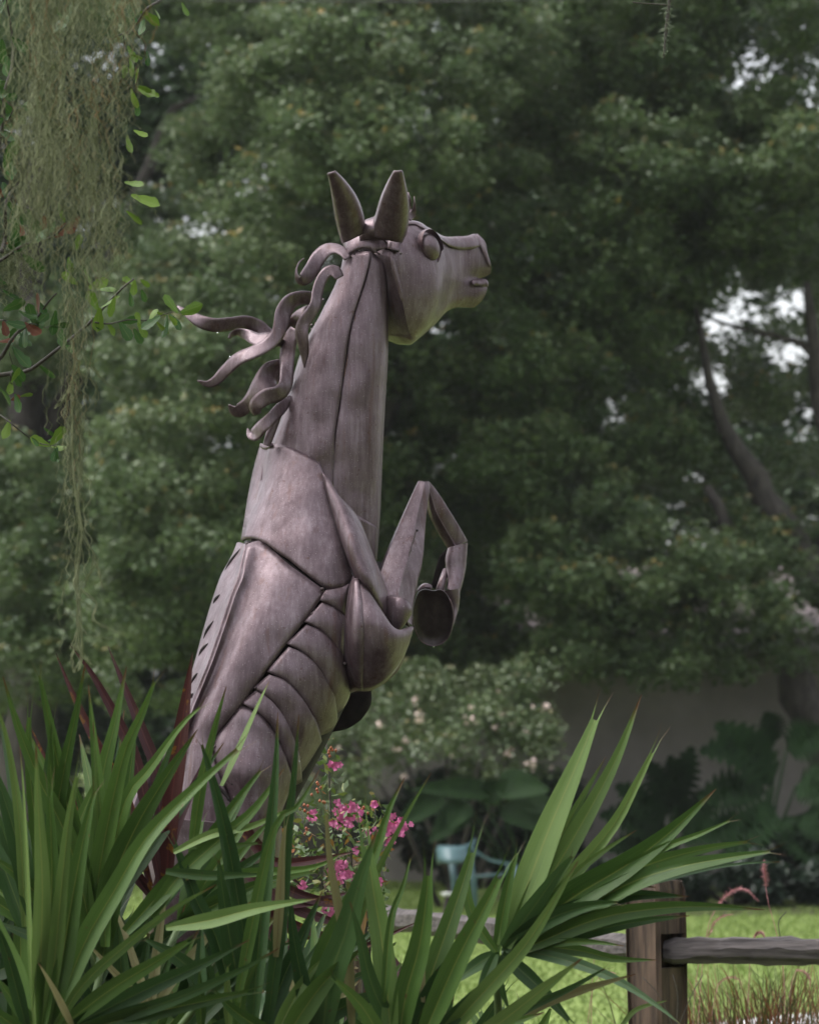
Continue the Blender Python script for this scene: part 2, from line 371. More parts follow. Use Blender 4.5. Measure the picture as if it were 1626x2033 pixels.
def pxlobe(px, py, d, rpx):
    p = at(px, py, d); return (p.x, p.y, p.z, rpx * d / FPX)
def oak(name, label, base, trunk_paths, lobes, n_sub=78, n_leaf=125, sub_r=0.25, size=0.041, hole=1.0, low=-0.85, mt='oak'):
    t = thing(name, label, 'tree', base)
    for nm, pts in trunk_paths:
        c = cat([(p[0], p[1], p[2], p[3]) for p in pts], 14)
        rad = c[:, 3] * (1 + 0.10 * rng.normal(0, 1, 14)); wob = rng.normal(0, 0.25, (14, 3)) * rad[:, None]; wob[0] = 0
        tubes(nm, [([Vector(q[:3]) + Vector(wv) for q, wv in zip(c, wob)], rad)], M['bark'], t, 10)
    P, T = crown_points(lobes, n_sub, n_leaf, sub_r, low)
    k = keep_mask(P, hole); P, T = P[k], T[k]
    V, Q = leaves_np(P, size); print('crown', len(Q))
    mesh_np('crown', V, Q, M[mt], t, np.repeat(T, 4))
    return t
def rnd_lobes(n, x0, x1, y0, y1, d0, d1, r0, r1):
    L = []
    for i in range(n):
        L.append(pxlobe(random.uniform(x0, x1), random.uniform(y0, y1), random.uniform(d0, d1), random.uniform(r0, r1)))
    return L
def limb(*pts):
    return [(*at(px, py, d), r) for px, py, d, r in pts]
# big oak left of centre: pale rounded crown lobes stacked up the frame
LA = [pxlobe(*q) for q in [(560, 150, 37, 150), (700, 110, 36.5, 150), (850, 150, 37, 150), (640, 290, 36, 150), (790, 300, 36, 150), (560, 420, 36.5, 140), (500, 580, 36, 120), (930, 330, 37.5, 130),
      (700, 480, 37, 150), (860, 480, 37.5, 140), (450, 720, 35.5, 120), (330, 720, 36, 130), (560, 700, 36.5, 130), (420, 880, 35.5, 130), (300, 930, 35, 130), (350, 1080, 35, 130), (270, 1200, 35, 120),
      (400, 1250, 35.5, 100), (500, 1000, 36.5, 130), (700, 700, 38, 150), (820, 680, 38, 140), (1000, 90, 38, 140), (520, 20, 37.5, 140), (700, -60, 37.5, 150), (900, -40, 38, 150), (330, 1340, 35.5, 110), (760, 950, 38, 110), (780, 1080, 38, 110), (860, 960, 38.5, 110), (900, 880, 38.5, 110), (960, 760, 38.5, 110), (960, 560, 38.5, 110), (1000, 430, 38.5, 110), (960, 220, 38.5, 100), (380, 560, 38, 110), (400, 340, 38.5, 90), (660, 1100, 38, 110), (600, 880, 37.5, 120), (700, 880, 38.5, 110), (720, 1230, 38.5, 100), (820, 1260, 38.5, 90), (910, 1270, 38.6, 85), (1000, 1290, 38.6, 80), (1070, 1310, 38.6, 60), (760, 1330, 38.8, 80), (880, 1340, 38.8, 70), (980, 1350, 38.8, 60), (650, 1330, 38.5, 90)]]
LA += rnd_lobes(16, 300, 950, -50, 900, 37.5, 39.5, 90, 150)
oak('oak_tree', 'pale rounded live oak crown with yellow shoots rising behind the horse head', at(640, 1790, 38) * Vector((1, 1, 0)) if False else (at(640, 1790, 38).x, 38, 0),
    [('trunk', [(at(640, 0, 38).x, 38, -0.1, 0.42), (at(650, 0, 38).x, 38, 1.6, 0.34), (at(660, 0, 38).x, 38.2, 3.5, 0.28), (at(690, 0, 38).x, 38.2, 6.0, 0.2), (at(720, 0, 38).x, 38, 8.5, 0.08)]),
     ('limb', limb((655, 1250, 38, .2), (560, 1000, 37.5, .16), (480, 760, 37, .10), (440, 560, 36.8, .05))),
     ('limb', limb((665, 1000, 38.1, .18), (780, 760, 38, .14), (880, 500, 38, .09), (930, 300, 38, .04)))], LA, mt='oak_pale')
# dark oak at right, trunk and leaning limb in view, thin crown with sky showing through
LB = [pxlobe(*q) for q in [(1060, 560, 38, 120), (1180, 500, 38, 130), (1250, 330, 38, 130), (1380, 360, 38.5, 130), (1120, 330, 38.5, 120), (1520, 380, 38.5, 140), (1560, 240, 39, 110), (1430, 210, 39, 120), (1280, 140, 39, 120), (1130, 160, 39, 120),
      (1010, 700, 37.5, 110), (1110, 760, 38, 120), (1220, 680, 38.5, 120), (1330, 540, 39, 120), (1560, 500, 40, 110), (1010, 900, 37.5, 120), (1120, 960, 37.5, 120), (1240, 880, 38.5, 110), (1000, 1080, 38.5, 120),
      (1100, 1150, 37, 120), (1220, 1090, 37.5, 120), (1330, 1150, 37.5, 110), (1180, 1240, 37, 110), (1290, 1270, 37, 100), (1400, 1200, 37.5, 100), (1480, 1120, 38, 90), (1040, 1230, 39, 100), (960, 1190, 39, 100), (1500, 1270, 37.5, 85), (1580, 1260, 38, 70),
      (1400, 1290, 37, 80), (930, 1000, 38.5, 110), (900, 820, 38.5, 110), (880, 1150, 39.3, 110), (1300, 780, 39.5, 90), (1330, 900, 39.5, 90), (1600, 1110, 39.5, 60), (1510, 790, 40, 70), (1540, 930, 40, 60), (1640, 700, 40, 60), (1620, 330, 38, 120), (1500, 30, 39, 130), (1350, 0, 39, 130), (1640, 100, 39, 120), (1180, 10, 39, 130), (1600, 620, 40.5, 90), (1440, 720, 40.5, 70), (1580, 780, 40.5, 70), (1640, 900, 40.5, 70), (1460, 1000, 39.5, 70), (1530, 1050, 40, 70), (1640, 1020, 40, 70), (1380, 660, 39.5, 90), (1400, 860, 39.5, 70), (1560, 1160, 38, 70), (1420, 1060, 38.5, 80), (1150, 1180, 36.6, 90), (1240, 1180, 36.6, 90), (1330, 1200, 36.6, 80), (1400, 1130, 36.8, 80), (1200, 1290, 36.5, 75), (1120, 1300, 36.6, 70), (1320, 1310, 36.6, 65), (1480, 1200, 36.8, 70), (1050, 1160, 38, 90), (1010, 1000, 38.5, 100), (1550, 1060, 39, 60), (1640, 1180, 38, 60)]]
LB += rnd_lobes(16, 950, 1560, -50, 560, 38.5, 40.5, 90, 140) + rnd_lobes(14, 900, 1330, 450, 1150, 38.3, 40.0, 90, 130)
oak('oak_tree', 'dark live oak with a leaning limb and sky gaps in front of the house', (at(1690, 0, 38.5).x, 38.5, 0),
    [('trunk', [(at(1700, 0, 38.5).x, 38.5, -0.1, 0.34), (at(1660, 0, 38.5).x, 38.5, 1.2, 0.26), (at(1590, 0, 38.5).x, 38.5, 2.0, 0.20), (at(1545, 0, 38.5).x, 38.5, 2.6, 0.17), (at(1490, 0, 38.5).x, 38.5, 3.3, 0.12), (at(1400, 0, 38.5).x, 38.3, 4.2, 0.05)]),
     ('limb', limb((1665, 1430, 38.7, .24), (1690, 1300, 38.9, .2), (1640, 1180, 39, .19), (1560, 1055, 39, .15), (1480, 930, 39, .11), (1420, 800, 39, .07), (1380, 600, 39, .03))),
     ('limb', limb((1640, 1180, 39, .15), (1650, 950, 39.3, .12), (1625, 760, 39.5, .09), (1600, 560, 39.5, .05))),
     ('limb', limb((1628, 770, 39.5, .05), (1600, 690, 39.5, .04), (1500, 660, 39.4, .03), (1400, 630, 39.2, .015)))], LB, low=-0.8)
# oak at the left edge, farther off
LC = rnd_lobes(26, -150, 330, -60, 1350, 40, 42.5, 100, 160) + [pxlobe(*q) for q in [(60, 1150, 38.5, 130), (150, 1050, 39, 120), (60, 950, 39, 120), (170, 1250, 38, 110), (30, 1320, 38, 120)]]
oak('oak_tree', 'dull green live oak behind the hanging moss', (at(40, 0, 41).x, 41, 0),
    [('trunk', [(at(40, 0, 41).x, 41, -0.1, 0.4), (at(50, 0, 41).x, 41, 3, 0.3), (at(70, 0, 41).x, 41, 8, 0.12)]),
     ('limb', limb((55, 1000, 41, .16), (160, 700, 41, .1), (320, 260, 41, .06), (400, 190, 41, .03)))], LC)
# wood beyond: one mass
LD = rnd_lobes(230, -300, 1950, -80, 1650, 50, 58, 130, 210)
P, T = crown_points(LD, 20, 66, 0.5); k = keep_mask(P, 1.0); P, T = P[k], T[k]
V, Q = leaves_np(P, 0.102)
tag(mesh_np('distant_wood', V, Q, M['wood'], None, np.repeat(np.minimum(T, 0.75), 4)), kind='stuff')
LE = []
for i in range(110):
    a = random.uniform(-0.9, 0.9); dd = random.uniform(75, 95); LE.append((math.sin(a) * dd, math.cos(a) * dd, random.uniform(0, 3.0), random.uniform(1.8, 3.2)))
P, T = crown_points(LE, 3, 40, 1.1); V, Q = leaves_np(P, 0.30)
tag(mesh_np('far_treeline', V, Q, M['wood'], None, np.repeat(np.minimum(T, 0.75), 4)), kind='stuff')

LX = []
for i in range(120):
    sd_ = random.choice([-1, 1]); LX.append((sd_ * random.uniform(8.5, 30), random.uniform(46, 58), random.uniform(0.5, 10.5), random.uniform(1.3, 2.2)))
P, T = crown_points(LX, 8, 60, 0.8); V, Q = leaves_np(P, 0.17)
tag(mesh_np('far_treeline', V, Q, M['wood'], None, np.repeat(np.minimum(T, 0.75), 4)), kind='stuff')
# unseen wood added around the viewer to darken the horse; the metal mirrors it
LW = []
for i in range(150):
    a = random.uniform(math.radians(95), math.radians(245)) if i % 3 else random.uniform(math.radians(55), math.radians(100))
    dd = random.uniform(15, 20); LW.append((math.sin(a) * dd, math.cos(a) * dd, random.uniform(0.5, 6.0), random.uniform(1.6, 2.2)))
P, T = crown_points(LW, 4, 45, 1.0); V, Q = leaves_np(P, 0.26)
tag(mesh_np('unseen_wood', V, Q, M['wood'], None, np.repeat(np.minimum(T, 0.75), 4)), kind='stuff')

# ------------------------------------------------------------------ garden planting by the house
def shrub(name, label, cat_, lobes, stops, n_sub, n_leaf, sub_r, size, rough=0.45, low=-0.6, hole=0, mname=None):
    x = sum(l[0] for l in lobes) / len(lobes); y = sum(l[1] for l in lobes) / len(lobes)
    t = thing(name, label, cat_, (x, y, 0))
    P, T = crown_points(lobes, n_sub, n_leaf, sub_r, low); ok = P[:, 2] > 0.02; P, T = P[ok], T[ok]
    V, Q = leaves_np(P, size); mt = leaf_mat(mname or name + '_leaf', stops, rough, 0.2)
    mesh_np('foliage', V, Q, mt, t, np.repeat(T, 4))
    st = []
    for l in lobes[:6]:
        st.append(([Vector((x + random.uniform(-.15, .15), y, -0.05)), Vector(((x + l[0]) / 2, (y + l[1]) / 2, l[2] * 0.5)), Vector(l[:3])], [0.035, 0.025, 0.01]))
    tubes('stem', st, M['bark'], t, 6)
    return t
# bush with pale flowers
LF = [pxlobe(*q) for q in [(700, 1470, 34.1, 80), (780, 1440, 34.1, 90), (880, 1430, 34.1, 90), (960, 1450, 33.6, 90), (1040, 1420, 33.9, 75), (1060, 1500, 33.9, 60), (840, 1510, 33.6, 90), (740, 1550, 33.6, 80), (940, 1530, 33.6, 80), (1030, 1560, 33.9, 70), (680, 1600, 34.1, 70), (1070, 1400, 34.1, 38), (1065, 1460, 34.0, 42), (1060, 1360, 34.3, 45), (1000, 1370, 34.3, 70), (920, 1370, 34.6, 80), (830, 1370, 34.6, 80), (740, 1380, 34.6, 80)]]
fb = shrub('flowering_bush', 'yellow green bush dotted with pale blossoms at the corner of the house', 'bush', LF, [(0, (0.050, 0.084, 0.032)), (0.5, (0.090, 0.125, 0.048)), (0.72, (0.125, 0.15, 0.060)), (1, (0.22, 0.18, 0.08))], 60, 150, 0.24, 0.028)
petal_m = simple_mat('pale_petal', (0.50, 0.36, 0.33), (0.62, 0.50, 0.45), 30, 0.6)
flp = [(990, 1385), (1000, 1430), (930, 1440), (970, 1415), (850, 1445), (935, 1455), (1065, 1450), (895, 1500), (1005, 1470), (835, 1470), (775, 1480), (850, 1512), (1100, 1540), (1010, 1400), (700, 1430), (720, 1500), (905, 1405), (790, 1390), (820, 1420), (1050, 1395), (760, 1450), (1090, 1415), (880, 1560), (960, 1500), (680, 1480), (810, 1530), (1030, 1540), (740, 1410)]
blob = None
for i, (x, y) in enumerate(flp):
    c = at(x + random.gauss(0, 14), y + random.gauss(0, 14), random.uniform(33.1, 33.8)); fs = random.uniform(0.45, 1.25)
    V, F = [], []
    for p in range(random.randint(3, 8)):
        d = Vector((random.gauss(0, 1), random.gauss(-.6, 1), random.gauss(0.3, 1))).normalized(); a = d.orthogonal().normalized(); b_ = d.cross(a); s = random.uniform(0.014, 0.03) * fs; b0 = len(V)
        cc = c + d * random.uniform(0.01, 0.05) * fs; V += [cc - a * s, cc + b_ * s + d * s * .5, cc + a * s, cc - b_ * s + d * s * .5]; F.append((b0, b0 + 1, b0 + 2, b0 + 3))
    mesh('blossom', V, F, petal_m, fb)
# dark hedge plants and elephant-ear leaves around the chair
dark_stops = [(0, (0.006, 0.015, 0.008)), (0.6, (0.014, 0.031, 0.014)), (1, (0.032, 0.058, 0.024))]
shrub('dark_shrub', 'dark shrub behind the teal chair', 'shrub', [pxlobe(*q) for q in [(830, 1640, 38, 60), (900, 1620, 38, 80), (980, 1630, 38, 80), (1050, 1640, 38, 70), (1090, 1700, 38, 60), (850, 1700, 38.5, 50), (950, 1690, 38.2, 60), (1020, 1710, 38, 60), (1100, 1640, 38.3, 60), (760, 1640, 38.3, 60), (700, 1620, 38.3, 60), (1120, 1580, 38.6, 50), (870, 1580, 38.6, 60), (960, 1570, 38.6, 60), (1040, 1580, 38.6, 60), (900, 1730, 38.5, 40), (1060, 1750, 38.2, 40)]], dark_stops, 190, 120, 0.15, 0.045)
shrub('dark_shrub', 'low green shrub at the far lawn edge under the pale flowering bush', 'shrub', [pxlobe(*q) for q in [(780, 1690, 41, 45), (740, 1680, 41, 50), (690, 1690, 41, 50), (640, 1680, 41, 60), (810, 1710, 41, 28)]], [(0, (0.03, 0.06, 0.02)), (0.6, (0.06, 0.10, 0.035)), (1, (0.10, 0.14, 0.05))], 170, 110, 0.14, 0.038, mname='low_shrub_leaf')
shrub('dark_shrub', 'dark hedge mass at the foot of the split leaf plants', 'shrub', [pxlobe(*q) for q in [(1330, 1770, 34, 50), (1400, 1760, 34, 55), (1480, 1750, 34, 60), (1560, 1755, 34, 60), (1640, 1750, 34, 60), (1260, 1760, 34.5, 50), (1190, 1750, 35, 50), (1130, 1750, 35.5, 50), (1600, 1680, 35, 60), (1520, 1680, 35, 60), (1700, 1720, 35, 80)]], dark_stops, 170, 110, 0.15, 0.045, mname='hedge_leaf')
def big_leaf(name, base, tip, width, mat, parent, droop=0.1, lobed=0, fold=0.25, nseg=14):
    """broad leaf from base to tip; lobed > 0 cuts its rim into that many fingers a side"""
    base, tip = Vector(base), Vector(tip); ax = tip - base; L = ax.length; ax.normalize()
    side = ax.cross(Vector((0.15, -1, 0.35))).normalized(); nr = side.cross(ax).normalized()
    n = nseg if not lobed else lobed * 6; V = []; F = []
    for i in range(n + 1):
        t = i / n; c = base + ax * (L * t) + Vector((0, 0, -droop * L * t * t))
        if lobed:
            env = math.sin(math.pi * min(1, 0.12 + 0.88 * t)) ** 0.7 * (1 - 0.25 * t)
            fing = abs(math.sin(math.pi * lobed * t)) ** 0.6; w_ = width * env * (0.12 + 0.88 * fing)
        else:
            w_ = width * (math.sin(math.pi * (t ** 0.62)) ** 0.8 if 0 < t < 1 else 0.02)
        fw = ax * (L * 0.10 if lobed else 0)
        for s in (-1, -0.5, 0, 0.5, 1):
            wv = 0.03 * width * math.sin(9 * t + s * 4)
            V.append(c + side * (s * w_) + nr * (abs(s) * fold * w_ + wv) + fw * abs(s))
    return mesh(name, V, grid_faces(n + 1, 5), mat, parent)
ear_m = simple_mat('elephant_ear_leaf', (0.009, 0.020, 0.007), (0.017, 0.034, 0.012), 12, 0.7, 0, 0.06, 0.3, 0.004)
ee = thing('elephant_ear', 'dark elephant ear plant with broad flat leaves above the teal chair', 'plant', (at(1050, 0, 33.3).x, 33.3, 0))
for (b, t, wd) in [((985, 1575), (812, 1545), 42), ((985, 1560), (1092, 1555), 60), ((880, 1575), (782, 1632), 50), ((930, 1600), (850, 1660), 55), ((1000, 1600), (1090, 1640), 60), ((960, 1590), (1010, 1535), 45), ((920, 1590), (890, 1640), 50), ((1040, 1590), (1120, 1610), 45)]:
    dj = random.uniform(-0.3, 0.3)
    l = big_leaf('leaf', at(*b, 33.2 + dj * .3), at(*t, 32.9 + dj * .3), wd / 2 * 36 / FPX, ear_m, ee, 0.12, fold=0.35)
    tubes('leaf_stalk', [([Vector((at(1050, 0, 33.3).x, 33.3, 0)), (at(*b, 33.2 + dj * .3) + Vector((at(1050, 0, 33.3).x, 33.3, 0))) / 2 + Vector((0, 0, .1)), at(*b, 33.2 + dj * .3)], [0.02, 0.016, 0.012])], ear_m, ee, 6)
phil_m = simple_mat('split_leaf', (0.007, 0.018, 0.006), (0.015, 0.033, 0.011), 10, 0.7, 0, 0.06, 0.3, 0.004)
def philo(label, cpx, leaves, d):
    bx = at(cpx, 0, d).x
    t = thing('split_leaf_plant', label, 'plant', (bx, d, 0), 'split leaf plants along the house wall')
    for (b, tp, wd) in leaves:
        dj = random.uniform(-0.4, 0.4)
        B_ = at(*b, d + dj)
        big_leaf('leaf', B_, at(*tp, d - 0.3 + dj), wd / 2 * d / FPX, phil_m, t, 0.15, lobed=9, fold=0.25)
        tubes('leaf_stalk', [([Vector((bx, d, 0)), Vector(((bx + B_.x) / 2, d, B_.z * 0.6)), B_], [0.022, 0.016, 0.012])], phil_m, t, 6)
philo('tall split leaf plant under the leaning oak limb', 1510, [((1535, 1560), (1430, 1420), 130), ((1530, 1480), (1520, 1405), 90), ((1540, 1500), (1400, 1470), 110), ((1520, 1570), (1395, 1560), 120), ((1560, 1490), (1640, 1440), 110), ((1580, 1560), (1660, 1560), 120), ((1540, 1600), (1440, 1680), 120), ((1560, 1620), (1620, 1700), 130), ((1520, 1640), (1480, 1740), 110), ((1590, 1620), (1680, 1640), 120), ((1500, 1640), (1390, 1640), 110), ((1600, 1700), (1650, 1790), 110), ((1540, 1700), (1520, 1800), 110)], 35)
philo('low split leaf plant against the bare wall', 1330, [((1330, 1620), (1370, 1470), 90), ((1330, 1620), (1290, 1500), 90), ((1320, 1640), (1230, 1545), 100), ((1320, 1650), (1200, 1600), 100), ((1320, 1670), (1215, 1670), 90), ((1340, 1650), (1420, 1560), 100), ((1350, 1660), (1440, 1640), 100), ((1340, 1680), (1300, 1760), 100), ((1350, 1690), (1400, 1770), 100), ((1330, 1690), (1240, 1740), 90), ((1340, 1600), (1330, 1490), 70)], 35.6)

# low teal garden chair on the lawn
teal = simple_mat('teal_resin', (0.045, 0.092, 0.102), (0.062, 0.118, 0.128), 14, 0.45, 0, 0.5, 0.05)
cd = 32.8; ch = thing('garden_chair', 'low teal resin garden chair on the lawn before the dark shrub', 'chair', (at(940, 0, cd).x, cd, 0))
def C_(x, y, dd=0): return at(x, y, cd + dd)
rows = []
prof = cat([(868, 1716, 0.05), (872, 1712, -0.15), (890, 1712, -0.28), (915, 1712, -0.25), (938, 1706, -0.10), (948, 1700, 0.15), (945, 1695, 0.35)], 16)
V = []
for (hh, sw) in [(0, 0.0), (0.3, -1.5), (0.7, -3), (1.0, -2)]:
    for q in prof: V.append(C_(q[0] + sw, q[1] - hh * 33 + (6 if hh == 1.0 and (q is prof[0] or q is prof[-1]) else 0), q[2] + 0.12 * hh - 0.06))
o = mesh('backrest', V, grid_faces(4, 16), teal, ch); md = o.modifiers.new('t', 'SOLIDIFY'); md.thickness = 0.02
for dd in (-0.12, 0.45):
    c = cat([(930, 1682, dd), (948, 1692, dd), (972, 1707, dd), (1000, 1713, dd - .02), (1018, 1716, dd - .02), (1024, 1724, dd)], 14)
    V = []
    for q in c:
        for (a, b) in ((-0.035, 0.012), (0.035, 0.012), (0.035, -0.012), (-0.035, -0.012)): V.append(C_(q[0], q[1], q[2] + a) + Vector((0, 0, b)))
    mesh('arm', V, grid_faces(14, 4, True), teal, ch, 40)
for (x0, y0, x1, y1, dd) in [(932, 1708, 946, 1783, -0.15), (1020, 1718, 1030, 1783, -0.15), (898, 1710, 905, 1775, 0.4), (1010, 1718, 1020, 1775, 0.42)]:
    tubes('leg', [([C_(x0, y0, dd), C_((x0 + x1) / 2, (y0 + y1) / 2, dd), Vector((C_(x1, y1, dd).x, cd + dd, 0))], [0.034, 0.03, 0.026])], teal, ch, 8)
V = [C_(905, 1740, -0.15), C_(1018, 1732, -0.15), C_(1014, 1732, 0.42), C_(905, 1742, 0.42)]
o = mesh('seat', V, [(0, 1, 2, 3)], teal, ch); md = o.modifiers.new('t', 'SOLIDIFY'); md.thickness = 0.025
# small pale saucer left beside the chair
wht = simple_mat('white_glaze', (0.55, 0.55, 0.56), (0.65, 0.65, 0.66), 5, 0.3)
pot = thing('plant_pot', 'white dish on a dark pot beside the teal chair', 'pot', (C_(890, 1783).x, cd - 0.1, 0))
def lathe(name, c, prof, mat, parent, sides=18):
    V = []
    for r, z in prof:
        for k in range(sides): a = 2 * math.pi * k / sides; V.append(Vector(c) + Vector((r * math.cos(a), r * math.sin(a), z)))
    F = grid_faces(len(prof), sides, True); F.append(tuple(range(sides))[::-1]); F.append(tuple((len(prof) - 1) * sides + k for k in range(sides)))
    return mesh(name, V, F, mat, parent, 40)
pc = (C_(890, 1783).x, cd - 0.1, 0)
lathe('dish', pc, [(0.03, 0.17), (0.06, 0.18), (0.065, 0.20), (0.05, 0.205)], wht, pot)
lathe('stand', pc, [(0.05, 0), (0.045, 0.10), (0.035, 0.17)], M['inner'], pot)

# ------------------------------------------------------------------ split rail fence
fence = thing('rail_fence', 'weathered split rail fence behind the palm fronds', 'fence', (at(1303, 0, 12.45).x, 12.45, 0))
def fence_post(px, d, topz, tilt, rot, slot=True, hs=0.078):
    c = Vector((at(px, 0, d).x, d + hs, 0)); R = Matrix.Rotation(rot, 3, 'Z')
    zs = [-0.3, 0.25, 0.55, 0.80, 0.938, topz - 0.03, topz]
    bm = bmesh.new(); ring = []
    for z in zs:
        s = hs * (0.90 if z == topz else 1.0) * (1 + 0.02 * math.sin(z * 9))
        pts = []
        for (a, b) in ((-1, -1), (1, -1), (1, 1), (-1, 1)):
            for e in ((0.16, 0), (0, 0.16)) if (a * b > 0) else ((0, 0.16), (0.16, 0)):
                v = R @ Vector(((a - a * e[0]) * s, (b - b * e[1]) * s, 0)) + c; v.z = z + (random.uniform(-.006, .006) if z == topz else 0); v.x += -tilt * (z - 1.1); pts.append(bm.verts.new(v))
        ring.append(pts)
    n = 8
    for i in range(len(zs) - 1):
        for k in range(n): bm.faces.new((ring[i][k], ring[i][(k + 1) % n], ring[i + 1][(k + 1) % n], ring[i + 1][k]))
    bm.faces.new(ring[-1]); bm.faces.new(ring[0][::-1])
    if slot:
        bm.faces.ensure_lookup_table(); bm.normal_update()
        want = R @ Vector((1, 0, 0)); 
        fs = [f for f in bm.faces if f.normal.dot(want) > 0.95 and 0.80 - 0.01 < f.calc_center_median().z < 0.938]
        r = bmesh.ops.inset_region(bm, faces=fs, thickness=0.016, depth=0)
        r2 = bmesh.ops.inset_region(bm, faces=fs, thickness=0.002, depth=-0.06)
    me = bpy.data.meshes.new('post'); bm.to_mesh(me); bm.free()
    return link('post', me, M['post'], fence, smooth=False)
PX_POST = 1303
fence_post(PX_POST, 12.45, 1.105, 0.02, math.radians(-45))
fence_post(690, 15.0, 1.10, -0.01, math.radians(-20))
def rail(p0, p1, h, dpt, sag=0.0, seed=0, lump=0.012):
    rr = random.Random(seed); n = 22; V = []
    p0, p1 = Vector(p0), Vector(p1); ax = (p1 - p0).normalized(); side = ax.cross(Vector((0, 0, 1))).normalized()
    for i in range(n):
        t = i / (n - 1); c = p0.lerp(p1, t); c.z += sag * math.sin(math.pi * t)
        e = 0.75 if i in (0, n - 1) else 1.0
        for (a, b) in ((-.5, -.8), (.5, -1), (1, -.4), (1, .3), (.6, .95), (-.3, 1.05), (-1, .7), (-1, -.3)):
            jj = 1 + rr.uniform(-.09, .09)
            V.append(c + side * (a * dpt * e * jj) + Vector((0, 0, b * h * e * jj + lump * rr.uniform(-.4, .4))))
    F = grid_faces(n, 8, True); F.append(tuple(range(8))[::-1]); F.append(tuple((n - 1) * 8 + k for k in range(8)))
    return mesh('rail', V, F, M['rail'], fence, 30)
rx = at(PX_POST + 14, 0, 12.5).x
rail((rx, 12.50, 0.864), (at(1800, 0, 12.35).x, 12.35, 0.85), 0.044, 0.045, 0.012, 3)
rail((at(1275, 0, 12.55).x, 12.58, 0.865), (at(692, 0, 15).x, 15.05, 0.868), 0.047, 0.045, 0.0, 4)
rail((rx, 12.50, 0.42), (at(1800, 0, 12.35).x, 12.35, 0.40), 0.05, 0.045, 0.0, 5)
rail((at(1275, 0, 12.55).x, 12.58, 0.41), (at(692, 0, 15).x, 15.05, 0.41), 0.047, 0.045, 0.0, 6)

# damp air between the garden and the trees
hz, hnt, hb_ = mat_new('damp_air'); hnt.nodes.remove(hb_)
pv = hnt.nodes.new('ShaderNodeVolumePrincipled'); pv.inputs['Color'].default_value = (0.9, 0.93, 0.95, 1); pv.inputs['Density'].default_value = 0.0003; pv.inputs['Anisotropy'].default_value = 0.2
hnt.links.new(pv.outputs[0], hnt.nodes['Material Output'].inputs['Volume'])
tag(boxes('haze', [((0, 125, 9), (290, 290, 10.2))], hz), kind='stuff')
# ------------------------------------------------------------------ the sheet-metal horse
# outlines below are read off enlarged details of the photograph; each K turns one detail's units into photograph pixels
def KK(x0, y0, s): return lambda p: (x0 + p[0] / s, y0 + p[1] / s) + tuple(p[2:])
K1 = KK(560, 310, 3.613); K2 = KK(320, 450, 3.3875); K3 = KK(420, 850, 3.011); K4 = KK(280, 1060, 3.252); K5 = KK(640, 930, 4.325)
k3 = lambda L: [K3(p) for p in L]; k4 = lambda L: [K4(p) for p in L]; k5 = lambda L: [K5(p) for p in L]; k1 = lambda L: [K1(p) for p in L]; k2 = lambda L: [K2(p) for p in L]
PM = FPX / 10.0                                             # pixels per metre at the horse
hb = at(470, 0, 9.85)
horse = thing('horse_sculpture', 'rearing horse sculpture of brown weathered sheet metal with curling mane', 'sculpture', (hb.x, 9.85, 0))

AX = np.array([(395, 1760, 118, 9.90, .95), (430, 1640, 128, 9.92, .95), (482, 1500, 150, 9.95, .95), (550, 1330, 166, 9.99, .95), (612, 1160, 168, 10.04, .90), (638, 1000, 124, 10.065, .80), (645, 880, 108, 10.085, .68)], float)
AXS = cat(AX, 90)
def torso(px, py):
    """depth of the barrel's near side at a pixel: an elliptical section round a leaning axis"""
    d2 = (AXS[:, 0] - px) ** 2 + (AXS[:, 1] - py) ** 2; i = int(np.clip(np.argmin(d2), 1, len(AXS) - 2))
    a, b = AXS[i - 1], AXS[i + 1]; t = np.clip(((px - a[0]) * (b[0] - a[0]) + (py - a[1]) * (b[1] - a[1])) / ((b[0] - a[0]) ** 2 + (b[1] - a[1]) ** 2), 0, 1)
    c = a + (b - a) * t
    nx, ny = -(b[1] - a[1]), (b[0] - a[0]); l = math.hypot(nx, ny); e = ((px - c[0]) * nx + (py - c[1]) * ny) / l / c[2]
    bb = c[4] * c[2] / PM
    return c[3] - bb * math.sqrt(max(0.0, 1 - min(1, e * e))) + max(0, abs(e) - 1) * 0.25, e
NK = np.array([(480, 727, 36), (505, 727, 38), (560, 718, 47), (640, 697, 69), (720, 681, 84), (800, 665, 95), (890, 648, 108), (1000, 640, 111), (1120, 640, 108)], float)
def neck(px, py, b0=0.75):
    c = np.interp(py, NK[:, 0], NK[:, 1]); wd = np.interp(py, NK[:, 0], NK[:, 2]); e = (px - c) / wd
    return 10.075 - 0.62 * wd / PM * math.sqrt(max(0, 1 - min(1, e * e))) + max(0, abs(e) - 1) * 0.2, e
def coons(top, bot, left, right, nu, nv):
    T, B = cat(top, nu), cat(bot, nu); L, R = cat(left, nv), cat(right, nv)
    u = np.linspace(0, 1, nu)[None, :, None]; v = np.linspace(0, 1, nv)[:, None, None]
    P = (1 - v) * T[None] + v * B[None] + (1 - u) * L[:, None] + u * R[:, None]
    P -= (1 - u) * (1 - v) * T[0] + u * (1 - v) * T[-1] + (1 - u) * v * B[0] + u * v * B[-1]
    return P
